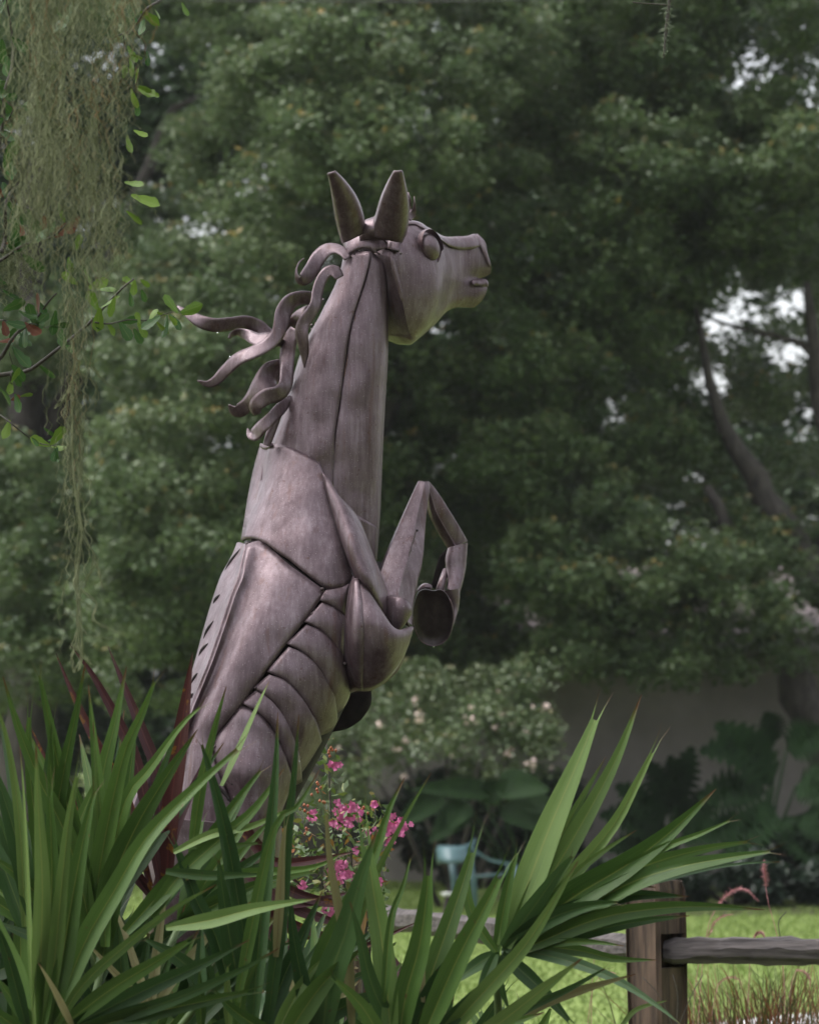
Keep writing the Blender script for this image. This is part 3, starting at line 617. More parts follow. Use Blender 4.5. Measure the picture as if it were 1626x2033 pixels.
def plate(name, top, bot, left, right, depth, lift=0.0, bulge=0.0, curl=0.0, rim=0.90, nu=16, nv=20, thick=0.006, shrink=0.0, mat=None, prof=None, label=None, sharp=50, dent=0.0):
    """a sheet of metal following the body's depth, puffed by bulge, its rim turned in by curl"""
    P = coons(top, bot, left, right, nu, nv); V = []; c0 = P.reshape(-1, 2).mean(0)
    for j in range(nv):
        for i in range(nu):
            u, v = i / (nu - 1), j / (nv - 1); x, y = P[j, i]
            d = depth(x, y); d = d[0] if isinstance(d, tuple) else d
            d -= lift + bulge * (1 - (2 * u - 1) ** 2) * (1 - (2 * v - 1) ** 2)
            ru = max(0, abs(2 * u - 1) - rim) / (1 - rim); rv = max(0, abs(2 * v - 1) - rim) / (1 - rim)
            d += 0.55 * curl * max(ru, rv) ** 2
            if prof: d -= prof(u, v)
            if dent: d += dent * noise.noise(Vector((x * 0.02, y * 0.02, 3.0)))
            V.append(at(x, y, d))
    o = mesh(name, V, grid_faces(nv, nu), mat or M['metal'], horse, sharp)
    md = o.modifiers.new('sheet', 'SOLIDIFY'); md.thickness = thick; md.offset = -1
    if label: o['label'] = label
    return o
def screen_tube(name, Lp, Rp, dep, thick=0.8, n=18, ring=None, mat=None, sharp=42, parent=None, cap=True, nr=16):
    """limb given by its two outlines; dep = depth at start, end (or list); ring = section as (across, toward camera) pairs"""
    L, R = cat(Lp, n), cat(Rp, n); dd = np.interp(np.linspace(0, 1, n), np.linspace(0, 1, len(dep)), dep)
    if ring is None: ring = [(math.cos(2 * math.pi * k / nr), math.sin(2 * math.pi * k / nr)) for k in range(nr)]
    V = []
    for l, r, d in zip(L, R, dd):
        a, b = at(l[0], l[1], d), at(r[0], r[1], d); c, h = (a + b) / 2, (b - a) / 2; hl = h.length
        for (s, t) in ring: V.append(c + h * s + Vector((0, -1, 0)) * (t * hl * thick))
    k = len(ring); F = grid_faces(n, k, True)
    if cap: F.append(tuple(range(k))[::-1]); F.append(tuple((n - 1) * k + i for i in range(k)))
    return mesh(name, V, F, mat or M['metal'], parent or horse, sharp)
def seam(name, pts, depth, r=0.0022, lift=0.004, mat=None, n=30):
    c = cat(pts, n); P = []
    for q in c:
        d = depth(q[0], q[1]); d = d[0] if isinstance(d, tuple) else d
        P.append(at(q[0] + random.uniform(-.4, .4), q[1], d - lift))
    return tubes(name, [(P, [r * random.uniform(0.5, 1.3) for _ in P])], mat or M['weld'], horse, 6)

def far(fn, axis_d):
    """the mirror of a near-side depth about the body's middle"""
    def g(x, y):
        d = fn(x, y)[0]; return 2 * axis_d(x, y) - d
    return g
def axis_torso(x, y):
    i = int(np.argmin((AXS[:, 0] - x) ** 2 + (AXS[:, 1] - y) ** 2)); return AXS[i, 3]
# --- inner hulls, set back behind the plates, coloured near-black as the gaps' shade
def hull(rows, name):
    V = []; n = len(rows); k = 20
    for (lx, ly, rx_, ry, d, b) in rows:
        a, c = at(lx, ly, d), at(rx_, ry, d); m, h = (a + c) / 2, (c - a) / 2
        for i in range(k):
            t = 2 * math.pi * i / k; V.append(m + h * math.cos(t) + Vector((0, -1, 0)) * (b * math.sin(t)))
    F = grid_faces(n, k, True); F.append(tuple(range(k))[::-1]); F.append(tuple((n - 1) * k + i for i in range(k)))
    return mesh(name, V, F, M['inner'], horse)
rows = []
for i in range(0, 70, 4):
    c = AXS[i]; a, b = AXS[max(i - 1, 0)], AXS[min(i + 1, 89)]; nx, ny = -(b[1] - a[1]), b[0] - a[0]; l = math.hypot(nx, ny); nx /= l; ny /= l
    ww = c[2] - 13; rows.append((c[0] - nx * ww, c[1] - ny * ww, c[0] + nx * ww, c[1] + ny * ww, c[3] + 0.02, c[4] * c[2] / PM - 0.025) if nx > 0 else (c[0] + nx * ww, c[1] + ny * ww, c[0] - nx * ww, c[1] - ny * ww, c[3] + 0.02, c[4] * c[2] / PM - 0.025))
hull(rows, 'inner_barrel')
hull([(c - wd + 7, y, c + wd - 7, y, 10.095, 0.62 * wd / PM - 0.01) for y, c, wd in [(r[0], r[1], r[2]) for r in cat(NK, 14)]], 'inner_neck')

# --- neck: nape sheet with a rolled fold, flat side sheet
crease = [(738, 500), (728, 545), (713, 590), (697, 640), (686, 705), (676, 780), (664, 870), (662, 970)]
nape = [(688, 500), (674, 555), (640, 625), (606, 690), (582, 765), (561, 835), (541, 892), (536, 970)]
plate('neck_sheet', [nape[0], crease[0]], [nape[-1], crease[-1]], nape, crease, neck, 0.0, 0.012, 0, nu=16, nv=40, prof=lambda u, v: 0.011 * max(0, (u - 0.55) / 0.45) ** 1.5 * math.exp(-3 * v) + 0.003 * u, dent=0.006)
throat = [(757, 520), (764, 560), (767, 640), (766, 720), (761, 800), (756, 900), (752, 1000), (745, 1112)]
crease_b = [(738, 500), (729, 545), (714, 590), (698, 640), (687, 705), (677, 780), (664, 870), (655, 940), (662, 1000), (690, 1060), (725, 1130)]
plate('neck_sheet', [crease_b[0], throat[0]], [crease_b[-1], throat[-1]], crease_b, throat, neck, -0.001, 0.004, 0, nu=14, nv=40, dent=0.006)
seam('weld_or_slit', [(706, 625), (694, 690), (684, 745), (676, 800), (666, 850)], neck, 0.0016, 0.003, M['rust'])
seam('weld_or_slit', [(674, 785), (670, 800), (665, 825)], neck, 0.0022, 0.002, M['inner'], 10)  # near-black line stands in for the shade of an open slit
plate('neck_base_band', [(700, 1018), (746, 1046)], [(722, 1108), (744, 1112)], [(700, 1018), (712, 1065), (722, 1108)], [(746, 1046), (748.5, 1053), (744, 1112)], neck, 0.008, 0, 0, nu=8, nv=10)

# --- shoulder, arm and chest
plate('shoulder_plate', k3([(303, 100), (330, 108), (370, 97), (450, 112), (530, 148), (600, 185), (640, 212)]), k3([(188, 676), (215, 664), (258, 663), (330, 690), (400, 743), (480, 798), (600, 896), (690, 960), (750, 956), (800, 941), (848, 884)]),
      k3([(303, 100), (262, 250), (228, 420), (203, 580), (188, 676)]), k3([(640, 212), (700, 340), (755, 480), (800, 640), (832, 780), (848, 884)]), torso, 0.006, 0.018, 0.006, nu=26, nv=30, dent=0.005, shrink=0)
plate('collar_lip', k3([(303, 94), (330, 104), (370, 93)]), k3([(298, 112), (328, 124), (368, 112)]), k3([(303, 94), (298, 112)]), k3([(370, 93), (368, 112)]), torso, 0.02, 0.004, 0, nu=10, nv=5)
plate('upper_arm', k3([(672, 270), (700, 320), (735, 428)]), k3([(1060, 1170), (1085, 1228), (1110, 1190)]), k3([(672, 270), (710, 420), (760, 590), (820, 770), (868, 880), (935, 980), (1000, 1080), (1060, 1170)]),
      k3([(735, 428), (795, 458), (838, 500), (882, 570), (922, 670), (962, 775), (1000, 870), (1035, 970), (1075, 1080), (1110, 1190)]), torso, 0.03, 0.05, 0.012, nu=14, nv=36, prof=lambda u, v: 0.02 * v, dent=0.008)
def chest_depth(px, py):
    d, e = torso(px, py)
    q = ((px - 735) / 105) ** 2 + ((py - 1235) / 150) ** 2
    return 10.03 - 0.24 * math.sqrt(max(0, 1 - min(1, q * 0.80)))
plate('chest_plate', k3([(852, 892), (900, 940), (990, 1070), (1090, 1226)]), k3([(822, 1578), (870, 1560), (940, 1560), (1020, 1520), (1100, 1430), (1160, 1310), (1197, 1190)]),
      k3([(852, 892), (833, 960), (810, 1130), (803, 1300), (805, 1450), (822, 1578)]), k3([(1090, 1226), (1140, 1215), (1197, 1190)]), chest_depth, 0.0, 0.03, 0.02, nu=26, nv=30, dent=0.005)
plate('chest_fold', k3([(862, 905), (872, 905)]), k3([(884, 1562), (896, 1560)]), k3([(862, 905), (838, 1050), (825, 1200), (828, 1350), (850, 1480), (884, 1562)]), k3([(872, 905), (900, 1040), (917, 1200), (908, 1350), (898, 1460), (896, 1560)]),
      chest_depth, 0.004, 0.022, 0.006, nu=10, nv=30, prof=lambda u, v: 0.012 * math.sin(math.pi * v) * u)
plate('chest_flap', k3([(1140, 1310), (1165, 1290)]), k3([(1010, 1525), (1030, 1520)]), k3([(1140, 1310), (1100, 1400), (1010, 1525)]), k3([(1165, 1290), (1118, 1430), (1030, 1520)]), chest_depth, -0.03, 0, 0, nu=5, nv=12)
# forearm: two flat sheets meeting on a ridge, tapering to the knee
FL = k3([(985, 1010), (985, 920), (1003, 850), (1060, 705), (1150, 500), (1226, 335), (1236, 316)]); FR = k3([(1200, 1180), (1205, 1080), (1232, 920), (1262, 790), (1285, 520), (1306, 345), (1296, 324)])
screen_tube('forearm', FL, FR, [9.97, 10.02, 10.10, 10.13], 0.75, 26, ring=[(-1, 0.05), (-0.9, 0.35), (-0.4, 0.72), (0.10, 0.96), (0.20, 0.97), (0.27, 0.86), (0.62, 0.62), (0.94, 0.26), (1, 0), (0.6, -.7), (0, -.95), (-.6, -.7)], sharp=22)
def arm_depth(px, py): return 9.905 + 0.0006 * abs(px - 800)
seam('weld_or_slit', k3([(1225, 608), (1180, 760), (1150, 850), (1120, 925), (1092, 1005)]), lambda x, y: 9.965 + (1185 - y) * 0.00052, 0.0025, 0.0)
tubes('bolt_hole_shade', [([at(*K3((1228, 612)), 9.985), at(*K3((1228, 612)), 10.02)], 0.0035)], M['inner'], horse, 8)  # solid near-black peg stands in for the shade inside the hole
plate('elbow_patch', k3([(1046, 1008), (1085, 1006), (1130, 1012)]), k3([(1082, 1205), (1100, 1222), (1115, 1205)]), k3([(1046, 1008), (1042, 1090), (1052, 1150), (1082, 1205)]), k3([(1130, 1012), (1165, 1040), (1190, 1090), (1160, 1150), (1115, 1205)]), arm_depth, 0.012, 0.022, 0, nu=10, nv=12, dent=0.01)
# cannon (back of it in shade, bright front edge), pastern shell, hoof with its sole turned to the viewer
CLp = k3([(1262, 318), (1285, 420), (1296, 512), (1352, 625), (1412, 722)]); CRp = k3([(1300, 318), (1345, 372), (1402, 460), (1470, 570), (1531, 676)])
screen_tube('cannon', CLp, CRp, [10.15, 10.18, 10.22], 0.9, 16, ring=[(1, 0.0), (0.97, 0.14), (0.60, 0.52), (0.05, 0.78), (-0.15, 0.80), (-0.28, 0.92), (-0.7, 0.62), (-1, 0), (-.6, -.7), (0, -.9), (.6, -.7)], sharp=28)
# pastern: open channel, its far wall and dark inside seen through the gap
screen_tube('pastern', k3([(1412, 716), (1397, 780), (1402, 850), (1412, 905), (1405, 960)]), k3([(1531, 684), (1526, 760), (1518, 850), (1500, 930), (1484, 985)]), [10.20, 10.19, 10.16], 0.7, 14)
plate('pastern_shell', k3([(1412, 716), (1385, 740), (1357, 771)]), k3([(1350, 965), (1330, 958), (1312, 945)]), k3([(1412, 716), (1400, 800), (1385, 880), (1350, 965)]), k3([(1357, 771), (1335, 860), (1312, 945)]), lambda x, y: 10.235, 0, 0, 0, nu=6, nv=10, mat=M['inner'])
tubes('pastern_rod', [([at(*K3((1402, 850)), 10.20), at(*K3((1385, 905)), 10.18), at(*K3((1360, 975)), 10.14)], [0.010, 0.011, 0.011])], M['metal'], horse, 8)
hoof = screen_tube('hoof', k3([(1372, 978), (1395, 1000), (1425, 1060), (1440, 1130), (1436, 1200)]), k3([(1482, 960), (1484, 1010), (1478, 1070), (1462, 1130), (1444, 1185)]), [10.15, 10.15, 10.13], 0.9, 12)
# hoof wall behind the sole plus the raised frog
so = k3([(1240, 975), (1222, 1010), (1205, 1080), (1203, 1150), (1218, 1210), (1246, 1266), (1283, 1292), (1325, 1301), (1366, 1293), (1406, 1262), (1430, 1215), (1444, 1150), (1440, 1080), (1420, 1015), (1388, 972), (1350, 964), (1330, 972), (1305, 966), (1270, 960)])
cs = cat(so + [so[0]], 49)[:-1]; cc = cs.mean(0); V = []; F = []
lay = [(1.0, 10.125, 0), (1.0, 10.085, 0), (0.985, 10.078, 0), (0.93, 10.080, 0), (0.84, 10.086, 1), (0.68, 10.089, 1), (0.5, 10.090, 1), (0.34, 10.090, 1), (0.18, 10.090, 1), (0.05, 10.090, 1)]
for (s, d, fg) in lay:
    for q in cs:
        x, y = cc[0] + (q[0] - cc[0]) * s, cc[1] + (q[1] - cc[1]) * s
        tilt = (y - cc[1]) * 0.00055
        fr = 0.0
        if fg:
            t = (y - (cc[1] - 56)) / 80.0
            if 0 < t < 1: fr = (-0.007 * math.exp(-((x - cc[0]) / (13 * (1 - t) + 4)) ** 2) + 0.004 * math.exp(-((abs(x - cc[0]) - 22 * (1 - t)) / 7) ** 2)) * math.sin(math.pi * min(1, t * 1.6) / 2) * (1 - t)
        V.append(at(x, y, d + tilt + fr))
F = grid_faces(len(lay), 48, True); nb = len(V); V += [at(cc[0], cc[1], 10.125), at(cc[0], cc[1], 10.090)]
F += [(nb, (i + 1) % 48, i) for i in range(48)] + [(nb + 1, (len(lay) - 1) * 48 + i, (len(lay) - 1) * 48 + (i + 1) % 48) for i in range(48)]
o = mesh('hoof_sole', V, F, M['sole'], horse, 40); o['label'] = 'dark oval sole with a raised frog'
tubes('hoof_rim', [([at(q[0], q[1], 10.077 + (q[1] - cc[1]) * 0.00055) for q in np.vstack([cs[8:38]])], 0.0022)], M['metal'], horse, 6)
plate('heel_bulb', k3([(1240, 972), (1270, 938), (1312, 945)]), k3([(1245, 980), (1280, 966), (1312, 962)]), k3([(1240, 972), (1245, 980)]), k3([(1312, 945), (1312, 962)]), lambda x, y: 10.11, 0, 0.01, 0, nu=8, nv=5)

# --- flank, spine strip and near-black strips laid on as the shade of its slots
ridge = k4([(683, 80), (664, 190), (640, 300), (598, 400), (545, 560), (470, 780), (400, 960), (330, 1130), (288, 1250), (240, 1400), (180, 1600), (120, 1800), (40, 2050)])
diag = k4([(1188, 372), (1150, 432), (950, 690), (730, 985), (640, 1105), (560, 1205), (482, 1300), (460, 1400), (500, 1540), (560, 1680), (600, 1800), (640, 2050)])
plate('flank_plate', k4([(683, 80), (720, 62), (780, 57), (860, 115), (950, 200), (1060, 280), (1188, 372)]), [ridge[-1], diag[-1]], ridge, diag, torso, 0.006, 0.018, 0.006, nu=24, nv=44, prof=lambda u, v: 0.034 * math.exp(-(u / 0.10) ** 2) - 0.010 * math.exp(-((u - 0.26) / 0.12) ** 2), dent=0.006)
outl = k4([(632, 62), (606, 130), (568, 203), (528, 275), (470, 440), (408, 650), (368, 800), (328, 950), (316, 1100), (306, 1200), (214, 1295), (90, 1462), (20, 1560), (-60, 1780), (-130, 2050)])
ridge2 = [(x, y) for x, y in ridge]; ridge2[0] = K4((690, 72))
plate('spine_plate', [outl[0], K4((655, 62)), ridge2[0]], [outl[-1], ridge2[-1]], outl, ridge2, torso, 0.004, 0.0, 0.0, nu=12, nv=50, prof=lambda u, v: 0.036 * u ** 3 + 0.0, dent=0.008)
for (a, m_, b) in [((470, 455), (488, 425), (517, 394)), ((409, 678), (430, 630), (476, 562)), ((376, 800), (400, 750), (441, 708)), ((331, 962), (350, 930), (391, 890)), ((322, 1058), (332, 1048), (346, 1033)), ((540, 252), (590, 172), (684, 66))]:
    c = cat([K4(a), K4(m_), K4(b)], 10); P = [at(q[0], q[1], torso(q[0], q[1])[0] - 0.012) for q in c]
    tubes('spine_slot_shade', [(P, [0.0016 + 0.0055 * math.sin(math.pi * (i + 0.6) / 10.6) for i in range(10)])], M['inner'], horse, 6)
# --- ribs: overlapping bands, each with a recessed dark edge
G = [k4([(1160, 430), (1242, 468), (1300, 520), (1320, 552)]), k4([(1058, 572), (1150, 613), (1232, 690), (1292, 780), (1312, 832)]), k4([(946, 714), (1042, 760), (1132, 850), (1192, 960), (1226, 1060), (1238, 1172)]),
     k4([(820, 894), (922, 935), (1012, 1022), (1082, 1130), (1122, 1230), (1138, 1306)]), k4([(735, 998), (832, 1060), (902, 1150), (952, 1250), (988, 1370), (1003, 1470), (1012, 1566)]), k4([(652, 1098), (760, 1150), (852, 1240), (912, 1350), (952, 1470), (966, 1570), (955, 1650)])]
top0 = k4([(1196, 372), (1262, 360), (1325, 338), (1366, 285)])
rights = [k4([(1366, 285), (1345, 400), (1320, 552)]), k4([(1322, 556), (1324, 700), (1312, 832)]), k4([(1314, 836), (1334, 920), (1338, 1030), (1300, 1115), (1238, 1172)]), k4([(1240, 1176), (1262, 1190), (1220, 1262), (1138, 1306)]), k4([(1140, 1310), (1148, 1350), (1085, 1455), (1012, 1566)]), k4([(1014, 1570), (985, 1620), (955, 1650)])]
tops = [top0] + G[:5]
def off(L, dx, dy): return [(x + dx, y + dy) for x, y in L]
for i in range(6):
    tp, bt = tops[i], G[i]
    tp2 = [(x + 2.6 + 3.4 * q, y + 6.0 + 2.5 * q) for q, (x, y) in zip(np.linspace(0, 1, len(tp)), tp)] if i else tp; bt2 = off(bt, -0.8, -1.2)
    rt = [tp2[-1]] + rights[i][1:-1] + [bt2[-1]]; lf = [tp2[0], bt2[0]]
    plate('rib_plate', tp2, bt2, lf, rt, torso, 0.005, 0.008, 0.003, nu=24, nv=14, dent=0.006, prof=lambda u, v: -0.018 * max(0, u - 0.75) / 0.25)
plate('haunch_plate', off(G[5], -1.5, 2.6), k4([(645, 2050), (720, 2070), (800, 2060), (850, 2030)]), k4([(648, 1108), (562, 1212), (486, 1306), (466, 1400), (506, 1540), (566, 1680), (605, 1800), (645, 2050)]), k4([(953, 1655), (925, 1720), (880, 1850), (850, 2030)]), torso, 0.003, 0.035, 0.012, nu=22, nv=26, dent=0.012)
tubes('rivet', [([at(*K4(q), torso(*K4(q))[0] - 0.014), at(*K4(q), torso(*K4(q))[0] - 0.024)], [0.006, 0.004]) for q in [(686, 66), (1170, 357), (1316, 838), (590, 1610), (603, 1705), (412, 990)]], M['weld'], horse, 8)
seam('weld_or_slit', k4([(500, 1632), (545, 1680), (595, 1742)]), torso, 0.005, 0.03, M['inner'], 16)  # no weld: near-black line drawn as the shade of a gap
seam('weld_or_slit', k4([(690, 62), (740, 50), (800, 56), (870, 112), (960, 196), (1070, 275), (1180, 358)]), torso, 0.003, -0.004, M['inner'], 24)  # near-black line adds the shade of the gap below the shoulder
# belly sheet coloured near-black as the shade of the opening beyond the ribs
plate('belly_plate', k4([(1330, 1050), (1400, 1014), (1486, 998)]), k4([(1228, 1281), (1330, 1252), (1420, 1195)]), k4([(1330, 1050), (1290, 1150), (1228, 1281)]), k4([(1486, 998), (1478, 1100), (1420, 1195)]), lambda x, y: 10.16, 0, 0.01, 0, nu=10, nv=10, mat=M['inner'], label='underside sheet below the chest coloured as dark shade')

# sheets of the far side
plate('flank_plate', [outl[0], K4((900, 260)), K4((1330, 545))], [outl[-1], K4((400, 2050)), K4((850, 2030))], outl, k4([(1330, 545), (1334, 900), (1325, 1030), (1235, 1220), (1150, 1370), (1075, 1460), (1005, 1575), (925, 1720), (880, 1850), (850, 2030)]), far(torso, axis_torso), 0.004, -0.01, 0, nu=16, nv=30)
plate('shoulder_plate', k3([(340, 110), (470, 122), (640, 222)]), k3([(230, 676), (500, 800), (1190, 1190)]), k3([(340, 110), (302, 250), (268, 420), (243, 580), (230, 676)]), k3([(640, 212), (735, 428), (882, 570), (1000, 870), (1190, 1190)]), far(torso, axis_torso), -0.01, 0, 0, nu=16, nv=24)
plate('neck_sheet', [nape[0], throat[0]], [nape[-1], (748, 1000)], nape, throat[:-1] + [(748, 1000)], far(neck, lambda x, y: 10.075), 0, 0, 0, nu=14, nv=30)

# --- hindquarters down to the ground, behind the palms
screen_tube('hind_leg', [(300, 1620), (285, 1800), (330, 2000), (400, 2150), (385, 2300), (395, 2480), (370, 2590)], [(545, 1640), (520, 1850), (480, 2010), (475, 2140), (450, 2300), (450, 2480), (470, 2590)], [9.78, 9.80, 9.84, 9.84, 9.83, 9.82, 9.82], 0.8, 26)
screen_tube('hind_leg', [(330, 1650), (360, 1850), (440, 2000), (500, 2120), (490, 2260), (500, 2400), (480, 2540)], [(560, 1640), (560, 1850), (560, 2000), (570, 2120), (550, 2260), (555, 2400), (570, 2540)], [9.98, 10.06, 10.12, 10.15, 10.15, 10.13, 10.12], 0.7, 26)
for px, d in ((420, 9.82), (525, 10.12)):
    x = at(px, 0, d).x; lathe('hind_hoof', (x, d, 0), [(0.085, -0.02), (0.08, 0.03), (0.062, 0.10), (0.05, 0.13)], M['metal'], horse)
for k_ in range(3):
    c = cat([(300 - 8 * k_, 1660, 9.72), (230 - 20 * k_, 1720, 9.66), (170 - 30 * k_, 1850, 9.62), (190 - 20 * k_, 2000, 9.62), (150, 2150 + 40 * k_, 9.6)], 24)
    V = []
    for i, q in enumerate(c):
        wv = 22 * math.sin(math.pi * (0.1 + 0.9 * i / 23)) + 3; V += [at(q[0] - wv, q[1], q[2]), at(q[0] + wv, q[1], q[2] - 0.015)]
    o = mesh('tail_lock', V, grid_faces(24, 2), M['metal'], horse); md = o.modifiers.new('sheet', 'SOLIDIFY'); md.thickness = 0.005

# --- head: symmetric about its own middle plane, turned about 45 degrees away from the viewer
KM = 1 / (3.613 * PM)
ST = [  # rows from crest to jaw: (y, x of middle plane, half width), in head-detail units
    [(560, 640, 40), (650, 675, 110), (730, 655, 130), (880, 690, 135), (1030, 720, 140), (1200, 768, 128), (1300, 820, 102), (1342, 852, 40)],
    [(500, 720, 34), (570, 735, 112), (690, 740, 150), (860, 755, 160), (1020, 780, 160), (1210, 820, 138), (1310, 855, 100), (1352, 885, 38)],
    [(466, 800, 32), (535, 815, 108), (670, 825, 160), (850, 840, 184), (1010, 855, 184), (1190, 880, 150), (1280, 900, 92), (1325, 925, 36)],
    [(462, 915, 30), (530, 925, 98), (660, 930, 152), (840, 940, 180), (990, 950, 172), (1130, 960, 132), (1225, 975, 80), (1280, 985, 32)],
    [(515, 1030, 28), (570, 1035, 80), (670, 1040, 112), (800, 1050, 128), (930, 1055, 116), (1050, 1060, 92), (1150, 1065, 66), (1205, 1072, 28)],
    [(572, 1130, 28), (612, 1130, 66), (690, 1135, 72), (790, 1142, 80), (890, 1147, 76), (980, 1150, 63), (1065, 1152, 50), (1115, 1155, 26)],
    [(577, 1240, 26), (612, 1240, 54), (690, 1245, 57), (790, 1250, 60), (875, 1247, 58), (950, 1245, 57), (1030, 1240, 50), (1082, 1235, 26)],
    [(574, 1335, 24), (606, 1340, 52), (690, 1358, 64), (790, 1372, 64), (878, 1350, 44), (935, 1350, 68), (1020, 1330, 62), (1085, 1312, 26)],
    [(558, 1386, 16), (612, 1398, 56), (700, 1406, 70), (790, 1420, 78), (850, 1424, 62), (890, 1370, 28), (935, 1404, 66), (1030, 1380, 58), (1086, 1352, 26)],
]
nrw, nst = 30, 40
R_ = np.stack([cat([(r[1], r[0], r[2]) for r in s], nrw) for s in ST])          # stations x rows x (xm, y, w)
HD = np.stack([cat(R_[:, j, :], nst) for j in range(nrw)], 1)
def hp(xm, y, wv, near=True, lift=0.0):
    s = 1 if near else -1
    d = 10.065 + (xm - 630 - s * wv) * KM
    px, py = K1((xm + s * wv, y)); p = at(px, py, d)
    return p + Vector((0.707, -0.707, 0)) * (lift * s)
V = []
for i in range(nst):
    q = HD[i]; ring = [hp(q[j][0], q[j][1], q[j][2]) for j in range(nrw)] + [hp(q[j][0], q[j][1], q[j][2], False) for j in range(nrw - 1, -1, -1)]
    V += ring
k = 2 * nrw; F = grid_faces(nst, k, True)
# back of the jaw and front of the muzzle: closed by stitching near to far rows
for base in (0, (nst - 1) * k):
    for j in range(nrw - 1):
        f = (base + j, base + j + 1, base + k - 2 - j, base + k - 1 - j); F.append(f if base else f[::-1])
head = mesh('head', V, F, M['metal'], horse, 48)
def head_depth(px, py):
    """near side of the head at a pixel"""
    x, y = (px - 560) * 3.613, (py - 310) * 3.613
    n_ = HD[:, :, 0] + HD[:, :, 2]; dd = (n_ - x) ** 2 + (HD[:, :, 1] - y) ** 2
    idx = np.argsort(dd.ravel())[:4]; wgt = 1 / (dd.ravel()[idx] + 4)
    dv = 10.065 + (HD[:, :, 0].ravel()[idx] - 630 - HD[:, :, 2].ravel()[idx]) * KM
    return float((dv * wgt).sum() / wgt.sum())
# brow and nose plate lying on top, with an open seam below its edge
plate('nose_plate', k1([(900, 462), (985, 478), (1060, 528), (1140, 580), (1250, 577), (1330, 572), (1388, 558)]), k1([(892, 494), (945, 492), (1005, 520), (1140, 606), (1200, 648), (1280, 668), (1380, 662), (1416, 642)]),
      k1([(900, 462), (892, 494)]), k1([(1388, 563), (1404, 600), (1416, 642)]), head_depth, 0.005, 0.002, 0.0, nu=30, nv=6, thick=0.003)
plate('muzzle_edge', k1([(1384, 566), (1400, 562)]), k1([(1482, 792), (1497, 788)]), k1([(1384, 566), (1420, 640), (1462, 740), (1482, 792)]), k1([(1400, 562), (1432, 620), (1475, 725), (1497, 788)]), head_depth, 0.004, 0.002, 0, nu=6, nv=14, thick=0.003)
plate('lower_lip', k1([(1358, 900), (1385, 886), (1425, 886), (1462, 892)]), k1([(1362, 925), (1400, 925), (1440, 930), (1474, 932)]), k1([(1358, 900), (1362, 925)]), k1([(1462, 892), (1472, 912), (1474, 932)]), head_depth, 0.010, 0.008, 0.004, nu=12, nv=6, thick=0.004)
plate('jaw_ridge', k1([(776, 725), (786, 724)]), k1([(850, 1035), (864, 1032)]), k1([(776, 725), (815, 880), (850, 1035)]), k1([(786, 724), (828, 878), (864, 1032)]), lambda x, y: head_depth(x + 8, y), 0.004, 0.004, 0, nu=5, nv=16)
# eye: domed ball in a raised lid ring
ec = K1((1060, 655)); ed = head_depth(*ec)
V = []
for i in range(9):
    ph = (i / 8) * math.pi / 2
    for j in range(22):
        th = 2 * math.pi * j / 22; a, b = 64 * math.cos(ph) * math.cos(th), 100 * math.cos(ph) * math.sin(th)
        x, y = a * math.cos(-.28) - b * math.sin(-.28), a * math.sin(-.28) + b * math.cos(-.28)
        p = K1((1058 + x, 655 + y)); V.append(at(p[0], p[1], ed + x * KM * 0.9 - 0.006) + Vector((0.55, -0.83, 0)) * (0.024 * math.sin(ph)))
mesh('eyeball', V, grid_faces(9, 22, True), M['metal'], horse)
er = cat(k1([(978, 600), (990, 548), (1032, 524), (1080, 548), (1118, 608), (1136, 680), (1122, 745), (1092, 776), (1048, 755), (1006, 695), (978, 632), (978, 600)]), 40)
V = []
for q in er:
    x = (q[0] - ec[0]) * 3.613
    for (s, l) in ((1.0, 0.0), (1.02, 0.008), (0.97, 0.012), (0.93, 0.008), (0.93, -0.006)):
        px, py = ec[0] + (q[0] - ec[0]) * s, ec[1] + (q[1] - ec[1]) * s; hi = 0.55 if py > ec[1] + 6 else 1.5
        V.append(at(px, py, ed + x * KM * 0.9) + Vector((0.55, -0.83, 0)) * (l * hi))
mesh('eye_ring', V, grid_faces(40, 5), M['metal'], horse, 50)
# ears: cupped leaves seen from behind, tips towards the viewer
def ear(top_, left, right, base, d0):
    L, R = cat(k1(left), 26), cat(k1(right), 26); V = []
    for i in range(26):
        t = i / 25.0
        for j in range(13):
            u = j / 12.0; x, y = L[i] * (1 - u) + R[i] * u
            hw = np.linalg.norm(R[i] - L[i]) / 2 / PM
            V.append(at(x, y, d0 - 0.19 * (1 - t) ** 1.1 + 0.008 - 0.9 * hw * math.sqrt(max(0, 1 - (2 * u - 1) ** 2))))
    o = mesh('ear', V, grid_faces(26, 13), M['metal'], horse, 60); md = o.modifiers.new('sheet', 'SOLIDIFY'); md.thickness = 0.005; md.offset = -1
ear(None, [(334, 118), (352, 190), (375, 330), (390, 430), (412, 530), (440, 622)], [(371, 108), (440, 175), (508, 262), (552, 350), (580, 450), (588, 545)], None, 10.035)
ear(None, [(814, 104), (770, 180), (722, 285), (690, 390), (662, 490), (650, 572)], [(851, 100), (880, 215), (900, 330), (900, 440), (885, 540), (853, 616)], None, 10.035)
